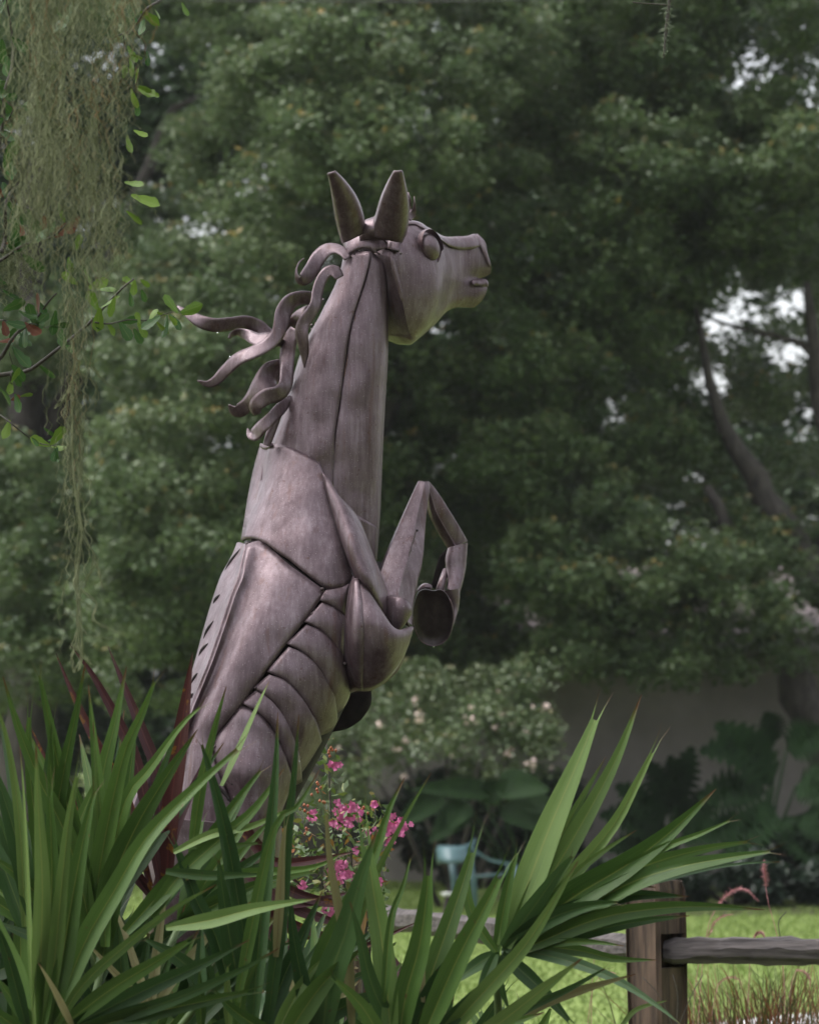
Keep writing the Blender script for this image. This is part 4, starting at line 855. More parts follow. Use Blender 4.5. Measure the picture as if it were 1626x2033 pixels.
# collar under the ears and poll between them
def poll_depth(px, py):
    x = (px - 560) * 3.613; y = (py - 310) * 3.613; t = min(1, max(0, (y - 575) / 105))
    k = min(1, max(0, (x - 690) / 90)); low = neck(px, max(py, 500))[0] * (1 - k) + head_depth(px, py) * k - 0.006
    return (low + 0.022) * (1 - t) + low * t
plate('poll_plate', k1([(575, 500), (600, 470), (655, 450), (700, 430), (760, 420)]), k1([(560, 600), (660, 590), (770, 600)]), k1([(575, 500), (560, 600)]), k1([(760, 420), (770, 600)]), lambda x, y: 10.06, 0.02, 0.03, 0, nu=10, nv=10)
plate('ear_collar', k1([(440, 590), (540, 560), (630, 552), (730, 552), (852, 575)]), k1([(474, 722), (550, 668), (640, 670), (650, 690), (740, 668), (835, 690)]), k1([(440, 590), (458, 655), (474, 722)]), k1([(852, 575), (848, 640), (835, 690)]), poll_depth, 0.0, 0.008, 0.0, nu=24, nv=8, dent=0.01)
seam('weld_or_slit', k1([(474, 700), (500, 672), (545, 655), (590, 648)]), poll_depth, 0.004, 0.004, M['inner'], 14)
seam('weld_or_slit', k1([(650, 668), (700, 655), (760, 665), (835, 685)]), poll_depth, 0.003, 0.006, M['inner'], 14)
seam('weld_or_slit', k1([(585, 555), (610, 575), (640, 565), (650, 600), (645, 660), (700, 705)]), poll_depth, 0.004, 0.006, None, 20)

# --- mane and forelock: twisted ribbons cut from sheet
def lock(pts, conv, d0, name='mane_lock', amp=0.035, ph=0.0, tw=0.35, thick=0.0032, ends=(0, 0)):
    c = cat([conv(p[:2]) + (1.08 * p[2] / (3.3875 if conv is K2 else 3.613),) for p in pts], 46); V = []
    for i, q in enumerate(c):
        a, b = c[max(i - 1, 0)], c[min(i + 1, 45)]; tx, ty = b[0] - a[0], b[1] - a[1]; l = math.hypot(tx, ty) or 1; nx, ny = -ty / l, tx / l
        t = i / 45; d = d0 + amp * math.sin(ph + 5.5 * t) + ends[1] * t + ends[0] * (1 - t); slope = 1.7 * tw * math.sin(ph * 1.7 + 6.5 * t)
        for s in (-1, -0.6, 0, 0.6, 1): V.append(at(q[0] + nx * q[2] * s, q[1] + ny * q[2] * s, d + (slope * s + 0.10 * s * s) * q[2] / PM))
    o = mesh(name, V, grid_faces(46, 5), M['metal'], horse, 35); md = o.modifiers.new('sheet', 'SOLIDIFY'); md.thickness = thick; md.offset = 0
NB = 10.025
lock([(1255, 215, 22), (1225, 172, 28), (1170, 147, 30), (1110, 160, 40), (1055, 215, 46), (1015, 285, 46), (972, 345, 42), (940, 362, 30), (915, 335, 12), (912, 285, 5), (930, 240, 4), (962, 212, 3)], K2, NB, ph=0.3, tw=0.5)
lock([(1200, 345, 28), (1170, 300, 36), (1120, 305, 34), (1075, 365, 34), (1052, 440, 33), (1040, 520, 33), (1000, 590, 36), (960, 650, 40), (945, 710, 40), (955, 780, 34), (965, 850, 26), (966, 900, 14), (966, 948, 2)], K2, NB - 0.08, ph=1.2, tw=0.6)
lock([(1015, 480, 40), (940, 478, 42), (870, 505, 46), (825, 575, 50), (808, 650, 46), (780, 730, 42), (715, 795, 40), (620, 845, 38), (520, 890, 38), (440, 965, 36), (370, 1035, 30), (310, 1058, 20), (246, 1034, 3)], K2, NB - 0.04, ph=2.2, tw=0.5)
lock([(800, 775, 30), (720, 722, 36), (650, 668, 42), (570, 640, 38), (480, 652, 40), (370, 662, 42), (270, 640, 40), (185, 588, 26), (110, 536, 4)], K2, NB + 0.04, ph=0.9, tw=0.5)
lock([(830, 790, 22), (740, 760, 40), (650, 760, 40), (580, 728, 34), (520, 708, 22), (480, 722, 14), (456, 752, 5)], K2, NB + 0.0, ph=3.0, tw=0.7)
lock([(1000, 545, 20), (930, 600, 34), (860, 680, 38), (815, 750, 32), (795, 790, 10)], K2, NB + 0.02, ph=4.0, tw=0.7)
lock([(810, 985, 88), (740, 1000, 82), (675, 1065, 60), (630, 1130, 46), (585, 1190, 42), (535, 1232, 44), (490, 1235, 30), (456, 1198, 4)], K2, NB + 0.03, ph=2.8, tw=0.5)
lock([(905, 690, 34), (868, 760, 44), (850, 860, 46), (846, 960, 42), (838, 1060, 42), (790, 1122, 48), (720, 1140, 50), (660, 1178, 48), (638, 1220, 40), (650, 1262, 22)], K2, NB - 0.05, ph=0.6, tw=0.5)
lock([(872, 1140, 8), (820, 1205, 34), (745, 1285, 36), (680, 1345, 38), (630, 1400, 38), (598, 1400, 22), (583, 1358, 3)], K2, NB - 0.02, ph=1.8, tw=0.5)
lock([(905, 445, 25), (930, 420, 26), (945, 385, 14), (950, 340, 6), (948, 290, 2)], K1, 10.075, 'forelock', 0.01)
lock([(905, 420, 14), (912, 360, 12), (912, 300, 8), (906, 262, 3)], K1, 10.095, 'forelock', 0.01)
# bare spine rod showing at the base of the mane
screen_tube('neck_rod', k2([(755, 1225), (730, 1310), (705, 1390), (685, 1465)]), k2([(815, 1225), (800, 1300), (770, 1390), (735, 1480)]), [10.015, 10.005], 0.9, 10)
tubes('weld_drip', [([at(*K2(p), neck(*K2(p))[0] - 0.004), at(*K2((p[0] + random.uniform(-4, 4), p[1] + 6)), neck(*K2(p))[0] - 0.012)], [0.004, 0.002]) for p in [(1090, 490), (1010, 660), (1015, 690), (905, 1020), (835, 1260), (770, 1400), (1000, 730), (890, 1070)]], M['weld'], horse, 6)

# lumps of weld along the root of the mane, the end of the flank sheet and under the ears
V, F = [], []
def bead(p, r):
    b0 = len(V); V.extend([p + Vector(q) * r * random.uniform(.7, 1.2) for q in ((1, 0, .2), (.2, 0, 1), (-1, 0, .1), (-.1, 0, -1), (.1, -1, 0))]); F.extend([(b0, b0 + 1, b0 + 4), (b0 + 1, b0 + 2, b0 + 4), (b0 + 2, b0 + 3, b0 + 4), (b0 + 3, b0, b0 + 4)])
for L_, fn, n_, lift in ((nape, neck, 46, .003), (diag[3:8], torso, 26, .012), (diag[:3], torso, 12, .008), (k1([(474, 722), (550, 668), (640, 670), (740, 668), (835, 690)]), poll_depth, 22, .004), (k3([(640, 212), (735, 428), (882, 570)]), torso, 14, .02), (k3([(848, 884), (838, 930)]), torso, 5, .03)):
    for q in cat(L_, n_):
        if random.random() < .75:
            x, y = q[0] + random.gauss(2, 2.5), q[1] + random.gauss(0, 2); dd = fn(x, y); dd = dd[0] if isinstance(dd, tuple) else dd; bead(at(x, y, dd - lift), random.uniform(.0012, .0042))
mesh('weld_bead', V, F, M['weld'], horse, 40)

# rain drops hanging from the metal
drop_m, dnt, db = mat_new('water'); db.inputs['Base Color'].default_value = (1, 1, 1, 1); db.inputs['Roughness'].default_value = 0.02; db.inputs['Transmission Weight'].default_value = 1.0; db.inputs['IOR'].default_value = 1.33
for (px, py, d, lab) in [(861, 1284, 10.09, 'rain drop hanging under the raised hoof'), (432.5, 661, 10.1, 'rain drop under the longest mane lock'), (563, 686, 10.1, 'rain drop under the middle of the mane'), (594, 1512, 9.72, 'rain drop on the belly ribs'), (457, 709, 10.05, 'rain drop on the lower long mane lock')]:
    c = at(px, py, d); V = []
    for i, (r, z) in enumerate([(0.0002, 0.0045), (0.0012, 0.003), (0.0022, 0.0008), (0.0024, -0.001), (0.0016, -0.0026), (0.0002, -0.0032)]):
        for j in range(8): a = math.pi * j / 4; V.append(c + 0.8 * Vector((r * math.cos(a), r * math.sin(a), z)))
    tag(mesh('water_drop', V, grid_faces(6, 8, True), drop_m), lab, 'drop', 'rain drops on the sculpture')
# ------------------------------------------------------------------ fan palms in front
M['palm'] = palm_mat('palm_leaflet', (0.030, 0.068, 0.013), (0.095, 0.170, 0.036), (0.21, 0.24, 0.06), spots=((0.10, 0.075, 0.025), 60, 0.70))
M['palm_light'] = palm_mat('palm_leaflet_light', (0.055, 0.108, 0.024), (0.145, 0.22, 0.06), (0.24, 0.26, 0.075), spots=((0.13, 0.10, 0.035), 70, 0.72))
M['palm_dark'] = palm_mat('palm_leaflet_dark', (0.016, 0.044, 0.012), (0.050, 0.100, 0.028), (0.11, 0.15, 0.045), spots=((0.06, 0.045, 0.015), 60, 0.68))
M['palm_gloss'] = palm_mat('palm_leaflet_wet', (0.05, 0.10, 0.05), (0.10, 0.16, 0.08), (0.2, 0.24, 0.1), 0.16)
M['palm_dry'] = palm_mat('palm_leaflet_dry', (0.16, 0.15, 0.06), (0.26, 0.25, 0.12), (0.20, 0.13, 0.06), 0.6)
M['stalk'] = simple_mat('palm_stalk', (0.05, 0.09, 0.025), (0.09, 0.14, 0.04), 20, 0.5)
M['redleaf'] = palm_mat('red_strap_leaf', (0.030, 0.010, 0.010), (0.075, 0.022, 0.022), (0.13, 0.035, 0.03), 0.35, (0.05, 0.02, 0.015), ((0.17, 0.075, 0.012), 34, 0.60))
M['redleaf2'] = palm_mat('plum_strap_leaf', (0.035, 0.013, 0.015), (0.085, 0.032, 0.036), (0.16, 0.06, 0.06), 0.33, (0.07, 0.04, 0.03))
M['redgold'] = palm_mat('gold_striped_leaf', (0.16, 0.10, 0.02), (0.09, 0.03, 0.02), (0.2, 0.12, 0.04), 0.35)
def leaflet(path, wpx, d0, d1, mat, parent, tilt=0.0, split=0.0, fold=0.45, name='leaflet', n=18, base=0.5, wmax=0.30, sag=0.0, blunt=0.0):
    """strap leaf: path base -> tip in photograph pixels, wpx visible width; folded along its midrib; split tip optional"""
    c = cat(path, n); V, UV = [], []
    for i, q in enumerate(c):
        t = i / (n - 1); d = d0 + (d1 - d0) * t + sag * math.sin(math.pi * t)
        a, b = c[max(i - 1, 0)], c[min(i + 1, n - 1)]; tx, ty = b[0] - a[0], b[1] - a[1]; l = math.hypot(tx, ty) or 1; nx, ny = ty / l, -tx / l
        w_ = base + (1 - base) * math.sin(min(1, t / wmax) * math.pi / 2) if t < wmax else (max(0.0, 1 - ((t - wmax) / (1 - wmax)) ** 1.45))
        w_ = max(w_, blunt * (1 if t < 0.985 else 0.55))
        w_ = 0.46 * wpx * w_ + 0.6
        wob = 0.06 * math.sin(7 * t + wpx) 
        sp = max(0, (t - (1 - split)) / split) if split > 0 else 0
        for u in (-1, -0.5, 0, 0.5, 1):
            uu = u
            if sp > 0: uu = (0.12 + 0.88 * abs(u)) * (1 if u > 0 else -1) if u else 0
            dd = (tilt + wob) * u * w_ / PM + fold * abs(u) * w_ / PM * -1
            px, py = q[0] + nx * w_ * u, q[1] + ny * w_ * u
            if sp > 0:
                e = 1.0 * sp * (4 + 0.16 * wpx); s_ = (1 if u > 0 else -1) if u else 0
                ws = w_ * (1 - sp) + 0.5
                px, py = q[0] + nx * (s_ * e + u * ws), q[1] + ny * (s_ * e + u * ws)
                if u == 0: dd += 0; 
            V.append(at(px, py, d + dd)); UV.append((0.5 + 0.5 * u, t))
    F = []
    for i in range(n - 1):
        for j in range(4):
            if split > 0 and j in (1, 2) and (i + 1) / (n - 1) > 1 - split + 0.02: continue
            a = i * 5 + j; F.append((a, a + 1, a + 6, a + 5))
    return mesh(name, V, F, mat, parent, 50, uv=UV)
def palm_plant(label, px, d):
    t = thing('fan_palm', label, 'palm', (at(px, 0, d).x, d, 0), 'fan palms in front of the horse')
    tubes('stem', [([Vector((t.location.x, d, -0.05)), Vector((t.location.x + .02, d, 0.25)), Vector((t.location.x, d, 0.45))], [0.09, 0.10, 0.06])], M['bark'], t, 10)
    return t
def frond(plant, hub, d):
    """petiole from the plant's crown to the fan's hub; its leaflets hang on it"""
    h = at(hub[0], hub[1], d); b = Vector((plant.location.x, plant.location.y, 0.40)); m = (h + b) / 2 + Vector((0, 0, 0.06))
    c = cat([b, m, h], 12)
    return tubes('frond', [([Vector(q) for q in c], [0.014 - 0.006 * i / 11 for i in range(12)])], M['stalk'], plant, 8)
P_, PL, PD, PG, PY = 'palm', 'palm_light', 'palm_dark', 'palm_gloss', 'palm_dry'
def fan(plant, hub, d, leaves):
    f = frond(plant, hub, d)
    for L in leaves:
        path, wpx, mt = L[0], L[1], L[2]; o = L[3] if len(L) > 3 else {}
        dt = o.get('dt', random.uniform(-0.22, 0.10)); db_ = o.get('db', random.uniform(-0.03, 0.03))
        leaflet(path, wpx, d + db_, d + db_ + dt, M[mt], f, o.get('tilt', random.uniform(-0.5, 0.5)), o.get('split', random.choice([0, 0.05, 0.09])), o.get('fold', random.uniform(0.25, 0.9)), blunt=o.get('blunt', 0), base=o.get('base', 0.5))
    return f
def filler(plant, hub, d, n, a0, a1, r0, r1, w0, w1, mats, dt=(-0.1, 0.35)):
    """a fan of leaflets spread evenly between two angles (degrees, 90 = up)"""
    L = []
    for i in range(n):
        a = math.radians(a0 + (a1 - a0) * (i + random.uniform(-.3, .3)) / max(1, n - 1)); r = random.uniform(r0, r1); bend = random.uniform(-0.05, 0.05)
        p = [(hub[0] + math.cos(a + bend * s) * r * s, hub[1] - math.sin(a + bend * s) * r * s + 26 * s * s * random.uniform(0, 1)) for s in (0, 0.35, 0.7, 1)]
        L.append((p, random.uniform(w0, w1), random.choice(mats), {'dt': random.uniform(*dt), 'db': 0}))
    fan(plant, hub, d, L)

pA = palm_plant('fan palm filling the lower corner with upright broad green leaflets', 110, 8.6)
fan(pA, (90, 2055), 8.15, [
    ([(70, 2050), (62, 1900), (54, 1706), (47, 1560), (40, 1482)], 11, PL, {'split': 0, 'tilt': 1.2}), ([(78, 2040), (82, 1900), (85, 1750), (77, 1600), (72, 1475)], 40, PL), ([(84, 2040), (95, 1900), (104, 1740), (100, 1600), (99, 1520)], 44, P_),
    ([(92, 2040), (110, 1900), (124, 1750), (136, 1640), (150, 1560), (168, 1478)], 32, PL), ([(100, 2040), (125, 1900), (150, 1750), (176, 1620), (198, 1543)], 50, P_, {'split': .06}), ([(105, 2040), (165, 1880), (228, 1768), (292, 1662), (388, 1563), (504, 1461)], 47, P_, {'split': 0.07}),
    ([(110, 2040), (170, 1950), (262, 1868), (346, 1804), (430, 1756)], 24, PL, {'split': 0}), ([(115, 2045), (220, 1965), (318, 1905), (408, 1847)], 38, P_), ([(140, 2040), (290, 1965), (400, 1915), (495, 1866)], 40, PD, {'split': 0}),
    ([(148, 2045), (110, 1968), (77, 1911)], 15, PY, {'dt': -.3, 'split': 0}), ([(75, 2045), (30, 1990), (-10, 1935)], 30, P_), ([(62, 2045), (35, 1930), (-5, 1830), (-30, 1760)], 38, PL), ([(55, 2045), (10, 1880), (-30, 1800)], 30, PD),
    ([(330, 1842), (420, 1826), (510, 1803), (630, 1784)], 34, PL, {'split': 0, 'dt': -.05, 'base': .3}), ([(120, 2060), (260, 2020), (420, 1985), (540, 1960)], 40, P_), ([(60, 2060), (-10, 2010), (-60, 1985)], 30, P_), ([(130, 2050), (330, 1990), (470, 1930), (555, 1882)], 30, PD)])
fan(pA, (205, 1905), 8.75, [
    ([(190, 1880), (140, 1680), (82, 1555), (36, 1440), (7, 1343)], 46, P_), ([(195, 1880), (155, 1690), (122, 1545), (96, 1420), (72, 1308)], 42, P_), ([(110, 1900), (75, 1660), (58, 1500), (62, 1360)], 32, P_), ([(160, 1880), (118, 1640), (128, 1530), (151, 1420), (171, 1313)], 38, P_),
    ([(210, 1880), (202, 1640), (190, 1500), (176, 1358)], 36, P_), ([(205, 1860), (190, 1700), (203, 1550), (228, 1440), (252, 1323)], 46, P_, {'split': 0}), ([(120, 1800), (104, 1600), (103, 1480), (108, 1388)], 22, P_), ([(215, 1800), (222, 1640), (232, 1540), (242, 1452)], 18, PL), ([(200, 1800), (192, 1560), (186, 1432)], 14, PL),
    ([(195, 1880), (192, 1780), (212, 1650), (246, 1500), (281, 1420), (319, 1324)], 44, P_, {'split': .05}), ([(205, 1900), (222, 1760), (272, 1640), (332, 1540), (393, 1448)], 58, P_, {'split': 0}), ([(200, 1890), (242, 1612), (302, 1520), (362, 1438), (422, 1383)], 34, P_, {'split': .04}),
    ([(380, 1700), (400, 1560), (428, 1440), (450, 1362)], 24, P_, {'split': 0}), ([(440, 1560), (482, 1468), (512, 1400), (535, 1352)], 12, PL, {'split': 0, 'tilt': 1}), ([(50, 1840), (40, 1640), (15, 1470), (-18, 1370)], 22, PL), ([(90, 1880), (20, 1620), (-30, 1480)], 50, PD), ([(60, 1860), (-5, 1690), (-60, 1600)], 44, PD), ([(150, 1880), (60, 1760), (-30, 1690)], 40, P_), ([(150, 1900), (55, 1810), (-20, 1755)], 36, PL), ([(170, 1900), (40, 1850), (-30, 1820)], 26, PG)])
fan(pA, (420, 1960), 8.5, [
    ([(492, 1900), (466, 1745), (446, 1640), (420, 1540), (393, 1453)], 38, PD, {'split': .05}), ([(250, 1850), (330, 1762), (400, 1690), (470, 1592), (534, 1510)], 40, P_, {'split': .06}), ([(300, 1820), (352, 1745), (442, 1662), (502, 1610), (564, 1526)], 36, P_), ([(455, 1960), (430, 1862), (392, 1790), (358, 1700), (330, 1640)], 38, PD), ([(480, 1990), (455, 1850), (440, 1750), (432, 1690)], 42, PD),
    ([(345, 1692), (420, 1656), (500, 1640), (592, 1598)], 18, PL), ([(380, 1742), (500, 1732), (620, 1722), (692, 1688)], 20, P_), ([(370, 1680), (450, 1680), (530, 1672)], 16, PL), ([(330, 1730), (420, 1738), (530, 1735)], 22, PD), ([(420, 1960), (350, 1900), (280, 1860)], 36, PD), ([(420, 1980), (470, 1930), (520, 1890), (590, 1870)], 34, PD), ([(400, 1990), (398, 1900), (402, 1820)], 26, PD), ([(455, 2040), (452, 1960), (452, 1912)], 20, PL), ([(400, 2040), (398, 1960), (396, 1925)], 22, P_)])
pC = palm_plant('fan palm below the horse belly with tall narrow upright leaflets', 640, 8.5)
fan(pC, (545, 2080), 8.35, [
    ([(500, 2060), (508, 1940), (522, 1790), (538, 1640), (548, 1520), (552, 1414)], 38, PD, {'split': 0}), ([(530, 2060), (542, 1950), (560, 1800), (573, 1640), (585, 1530), (594, 1418)], 30, PD, {'split': 0}), ([(470, 1990), (540, 1660), (592, 1600), (635, 1528)], 26, P_, {'split': 0}), ([(548, 1900), (556, 1780), (561, 1690), (571, 1606)], 20, PY, {'split': .08}),
    ([(545, 2060), (600, 1955), (660, 1890), (650, 1900)][:2] + [(645, 1898)], 34, PL, {'split': 0}), ([(490, 2060), (528, 1995), (560, 1948), (577, 1934)], 52, PG, {'split': 0, 'blunt': .62, 'tilt': 0.9, 'fold': -.1, 'dt': 0.1}), ([(560, 2070), (640, 1955), (720, 1880)], 50, P_), ([(600, 2070), (640, 1900), (692, 1798), (742, 1700), (772, 1608), (804, 1543)], 42, P_, {'split': 0}),
    ([(690, 1900), (745, 1740), (812, 1610), (856, 1534)], 14, PL, {'split': 0}), ([(640, 2060), (655, 1940), (684, 1860), (714, 1750), (748, 1650)], 62, PD, {'split': 0}), ([(520, 2060), (560, 1950), (600, 1860), (640, 1770)], 40, PD), ([(700, 2050), (690, 1900), (668, 1780), (653, 1690), (646, 1560)], 22, PY, {'split': .1}), ([(620, 2060), (600, 1950), (582, 1850), (575, 1760)], 34, PD), ([(560, 2070), (470, 2010), (420, 1960)], 34, P_), ([(580, 2070), (680, 2000), (800, 1960)], 44, PD), ([(470, 2070), (480, 1980), (500, 1930), (526, 1890)], 24, P_)])
pD = palm_plant('fan palm in the middle with pale split tipped leaflets before the chair', 830, 8.4)
fan(pD, (805, 2110), 8.25, [
    ([(778, 2080), (762, 1900), (740, 1760), (723, 1650), (713, 1556)], 48, PL, {'split': .22}), ([(790, 2080), (806, 1975), (832, 1880), (848, 1765), (852, 1664)], 52, P_, {'split': .16}), ([(815, 2080), (850, 1955), (886, 1850), (926, 1730), (958, 1608)], 48, PL, {'split': .16}), ([(830, 2080), (905, 1910), (962, 1800), (1012, 1700), (1028, 1675)], 52, P_, {'split': .14}),
    ([(850, 2090), (960, 1970), (1032, 1890), (1082, 1818), (1148, 1708)], 38, PL, {'split': 0, 'dt': -.35}), ([(900, 2100), (1000, 2025), (1082, 1960), (1156, 1902)], 40, PL, {'split': 0, 'dt': -.3}), ([(762, 1990), (776, 1830), (800, 1760), (819, 1688)], 18, P_), ([(790, 2060), (740, 1960), (715, 1860), (695, 1790)], 34, PD), ([(800, 2090), (860, 1960), (900, 1900), (930, 1830)], 40, PD), ([(820, 2100), (930, 1990), (985, 1940), (1050, 1880)], 34, PD), ([(770, 2090), (720, 2000), (650, 1930)], 36, P_), ([(830, 2110), (960, 2050), (1080, 2010)], 40, P_), ([(840, 1990), (836, 1880), (842, 1780), (835, 1760)][:3], 14, PY, {'split': 0})])
pE = palm_plant('fan palm beside the fence post with long leaflets spread sideways', 1000, 8.9)
fan(pE, (985, 1888), 8.6, [
    ([(1000, 1880), (1042, 1770), (1092, 1640), (1152, 1500), (1204, 1369)], 64, PL, {'split': .12}), ([(1005, 1880), (1082, 1758), (1152, 1640), (1222, 1508), (1273, 1379)], 46, PL, {'split': 0}), ([(1010, 1875), (1132, 1740), (1216, 1640), (1262, 1558), (1322, 1438)], 34, PL, {'split': .08}), ([(1008, 1870), (1092, 1700), (1152, 1590), (1202, 1503)], 30, PL, {'split': 0}),
    ([(1020, 1870), (1132, 1745), (1192, 1694), (1263, 1648)], 22, PL, {'split': 0}), ([(1015, 1878), (1132, 1785), (1242, 1718), (1332, 1650), (1421, 1566)], 66, P_, {'split': 0}), ([(1130, 1790), (1212, 1740), (1312, 1685), (1390, 1655), (1468, 1620)], 22, P_, {'split': .06}), ([(1030, 1880), (1180, 1768), (1292, 1715), (1400, 1685), (1514, 1667)], 40, P_, {'split': .05}),
    ([(1040, 1880), (1220, 1768), (1332, 1725), (1450, 1702), (1560, 1686)], 48, P_, {'split': .04}), ([(1250, 1765), (1380, 1730), (1468, 1715), (1548, 1711)], 9, PG, {'split': 0}), ([(1040, 1885), (1120, 1795), (1184, 1764), (1232, 1754), (1302, 1762)], 30, PG, {'split': 0}), ([(1010, 1890), (1092, 1830), (1182, 1792), (1262, 1777), (1368, 1780)], 44, PD, {'split': 0}),
    ([(1020, 1892), (1180, 1826), (1300, 1804), (1400, 1800), (1518, 1806)], 38, P_, {'split': 0}), ([(1010, 1890), (1092, 1866), (1182, 1846), (1272, 1829), (1368, 1818)], 34, PD, {'split': 0}), ([(1000, 1890), (1072, 1880), (1152, 1888), (1222, 1904), (1304, 1906)], 28, P_, {'split': 0}), ([(1000, 1890), (1092, 1873), (1172, 1870), (1238, 1878)], 20, P_, {'split': 0}),
    ([(995, 1888), (1052, 1890), (1152, 1915), (1232, 1950), (1302, 1995), (1358, 2040)], 24, PG, {'split': 0}), ([(995, 1895), (1032, 1925), (1084, 1975), (1145, 2045)], 34, PD), ([(985, 1890), (992, 1950), (1012, 2010)], 20, PD), ([(975, 2060), (1062, 1998), (1152, 1966), (1262, 1934)], 28, PY, {'split': 0}), ([(940, 2060), (1050, 2000), (1132, 1962), (1216, 1914)], 20, PD), ([(985, 1890), (950, 1840), (930, 1790), (925, 1700)], 24, P_),
    ([(985, 1890), (1010, 1750), (1034, 1668)], 26, P_, {'split': .1}), ([(1000, 1880), (1060, 1800), (1110, 1730), (1145, 1690)], 40, PD), ([(985, 1892), (940, 1920), (890, 1960)], 30, PD), ([(985, 1892), (960, 1950), (945, 2010)], 24, PD), ([(1000, 1885), (1080, 1830), (1160, 1800), (1240, 1790)], 40, PD), ([(1000, 1888), (1100, 1845), (1200, 1820)], 36, PD), ([(1225, 2050), (1262, 2005), (1330, 1985)], 10, PL)])
# fans lower and deeper in the thicket
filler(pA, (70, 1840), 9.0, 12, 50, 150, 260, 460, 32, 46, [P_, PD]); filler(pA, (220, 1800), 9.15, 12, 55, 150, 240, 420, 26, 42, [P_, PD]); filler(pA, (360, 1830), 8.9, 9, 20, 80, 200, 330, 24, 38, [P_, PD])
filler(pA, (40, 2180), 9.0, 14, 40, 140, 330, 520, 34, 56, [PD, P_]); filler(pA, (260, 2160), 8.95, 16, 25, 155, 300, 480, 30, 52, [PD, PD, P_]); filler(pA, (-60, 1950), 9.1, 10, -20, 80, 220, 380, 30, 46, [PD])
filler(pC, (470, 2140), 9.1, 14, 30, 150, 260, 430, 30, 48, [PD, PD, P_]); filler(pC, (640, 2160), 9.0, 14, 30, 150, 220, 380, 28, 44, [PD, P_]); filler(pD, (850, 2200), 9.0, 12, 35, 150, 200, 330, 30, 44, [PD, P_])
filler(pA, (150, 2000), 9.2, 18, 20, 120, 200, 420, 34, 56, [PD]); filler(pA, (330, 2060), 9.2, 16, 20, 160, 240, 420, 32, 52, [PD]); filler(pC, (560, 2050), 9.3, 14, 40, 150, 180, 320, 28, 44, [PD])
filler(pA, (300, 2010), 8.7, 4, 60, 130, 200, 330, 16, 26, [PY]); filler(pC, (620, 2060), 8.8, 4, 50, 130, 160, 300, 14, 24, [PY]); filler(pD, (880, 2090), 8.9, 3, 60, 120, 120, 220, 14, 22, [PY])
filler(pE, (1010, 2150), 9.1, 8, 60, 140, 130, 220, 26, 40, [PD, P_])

# ------------------------------------------------------------------ red strap-leaved plants
def strap_plant(label, px, d, leaves, name='cordyline'):
    t = thing(name, label, 'plant', (at(px, 0, d).x, d, 0))
    tubes('stem', [([Vector((t.location.x, d, -.05)), Vector((t.location.x, d, .5))], [0.03, 0.02])], M['twig'], t, 8)
    for (path, wpx, mt, dt) in leaves: leaflet(path, wpx, d, d + dt, M[mt], t, 0.4, 0, 0.5, 'leaf', wmax=0.5)
    return t
strap_plant('dark red strap leaved cordyline rising among the palm fronds by the horse rump', 300, 9.25, [
    ([(300, 1760), (250, 1580), (204, 1500), (143, 1372), (112, 1297)], 22, 'redleaf', .1), ([(320, 1760), (278, 1540), (246, 1454), (186, 1342), (139, 1279)], 26, 'redleaf2', .0), ([(330, 1760), (312, 1540), (294, 1480), (255, 1381), (215, 1283)], 26, 'redleaf2', .1), ([(330, 1780), (340, 1600), (367, 1404), (383, 1295)], 40, 'redleaf', -.1),
    ([(320, 1780), (345, 1650), (385, 1560), (410, 1500)], 26, 'redleaf2', .1), ([(310, 1780), (200, 1640), (120, 1560), (60, 1440)], 20, 'redleaf', .1), ([(300, 1780), (220, 1680), (160, 1600), (110, 1565)], 22, 'redleaf2', .1), ([(330, 1790), (400, 1700), (450, 1650), (520, 1630)], 26, 'redleaf', .1), ([(300, 1800), (330, 1700), (335, 1620), (310, 1540)], 24, 'redleaf', .2)])
strap_plant('maroon strap leaved cordyline lying low between palm leaflets and pink flowers', 560, 9.5, [
    ([(470, 1700), (560, 1760), (640, 1790), (760, 1800)], 22, 'redleaf', .1), ([(480, 1730), (580, 1800), (660, 1830), (720, 1850)], 24, 'redleaf2', .1), ([(480, 1760), (570, 1830), (650, 1860), (700, 1880)], 22, 'redleaf', .1), ([(490, 1790), (580, 1850), (640, 1870)], 14, 'redgold', .1), ([(490, 1800), (570, 1875), (650, 1900)], 24, 'redleaf2', .1),
    ([(480, 1650), (540, 1710), (640, 1705), (706, 1690)], 20, 'redleaf', .05), ([(430, 1600), (480, 1640), (520, 1690), (600, 1760)], 26, 'redleaf', .1), ([(520, 1800), (620, 1790), (700, 1770)], 18, 'redleaf2', .1), ([(640, 2000), (690, 1900), (720, 1820), (712, 1760)], 30, 'redgold', .1), ([(560, 1900), (690, 1890), (830, 1830)], 12, 'redleaf', 0), ([(800, 2000), (790, 1930), (775, 1890)], 30, 'redleaf2', .1)])

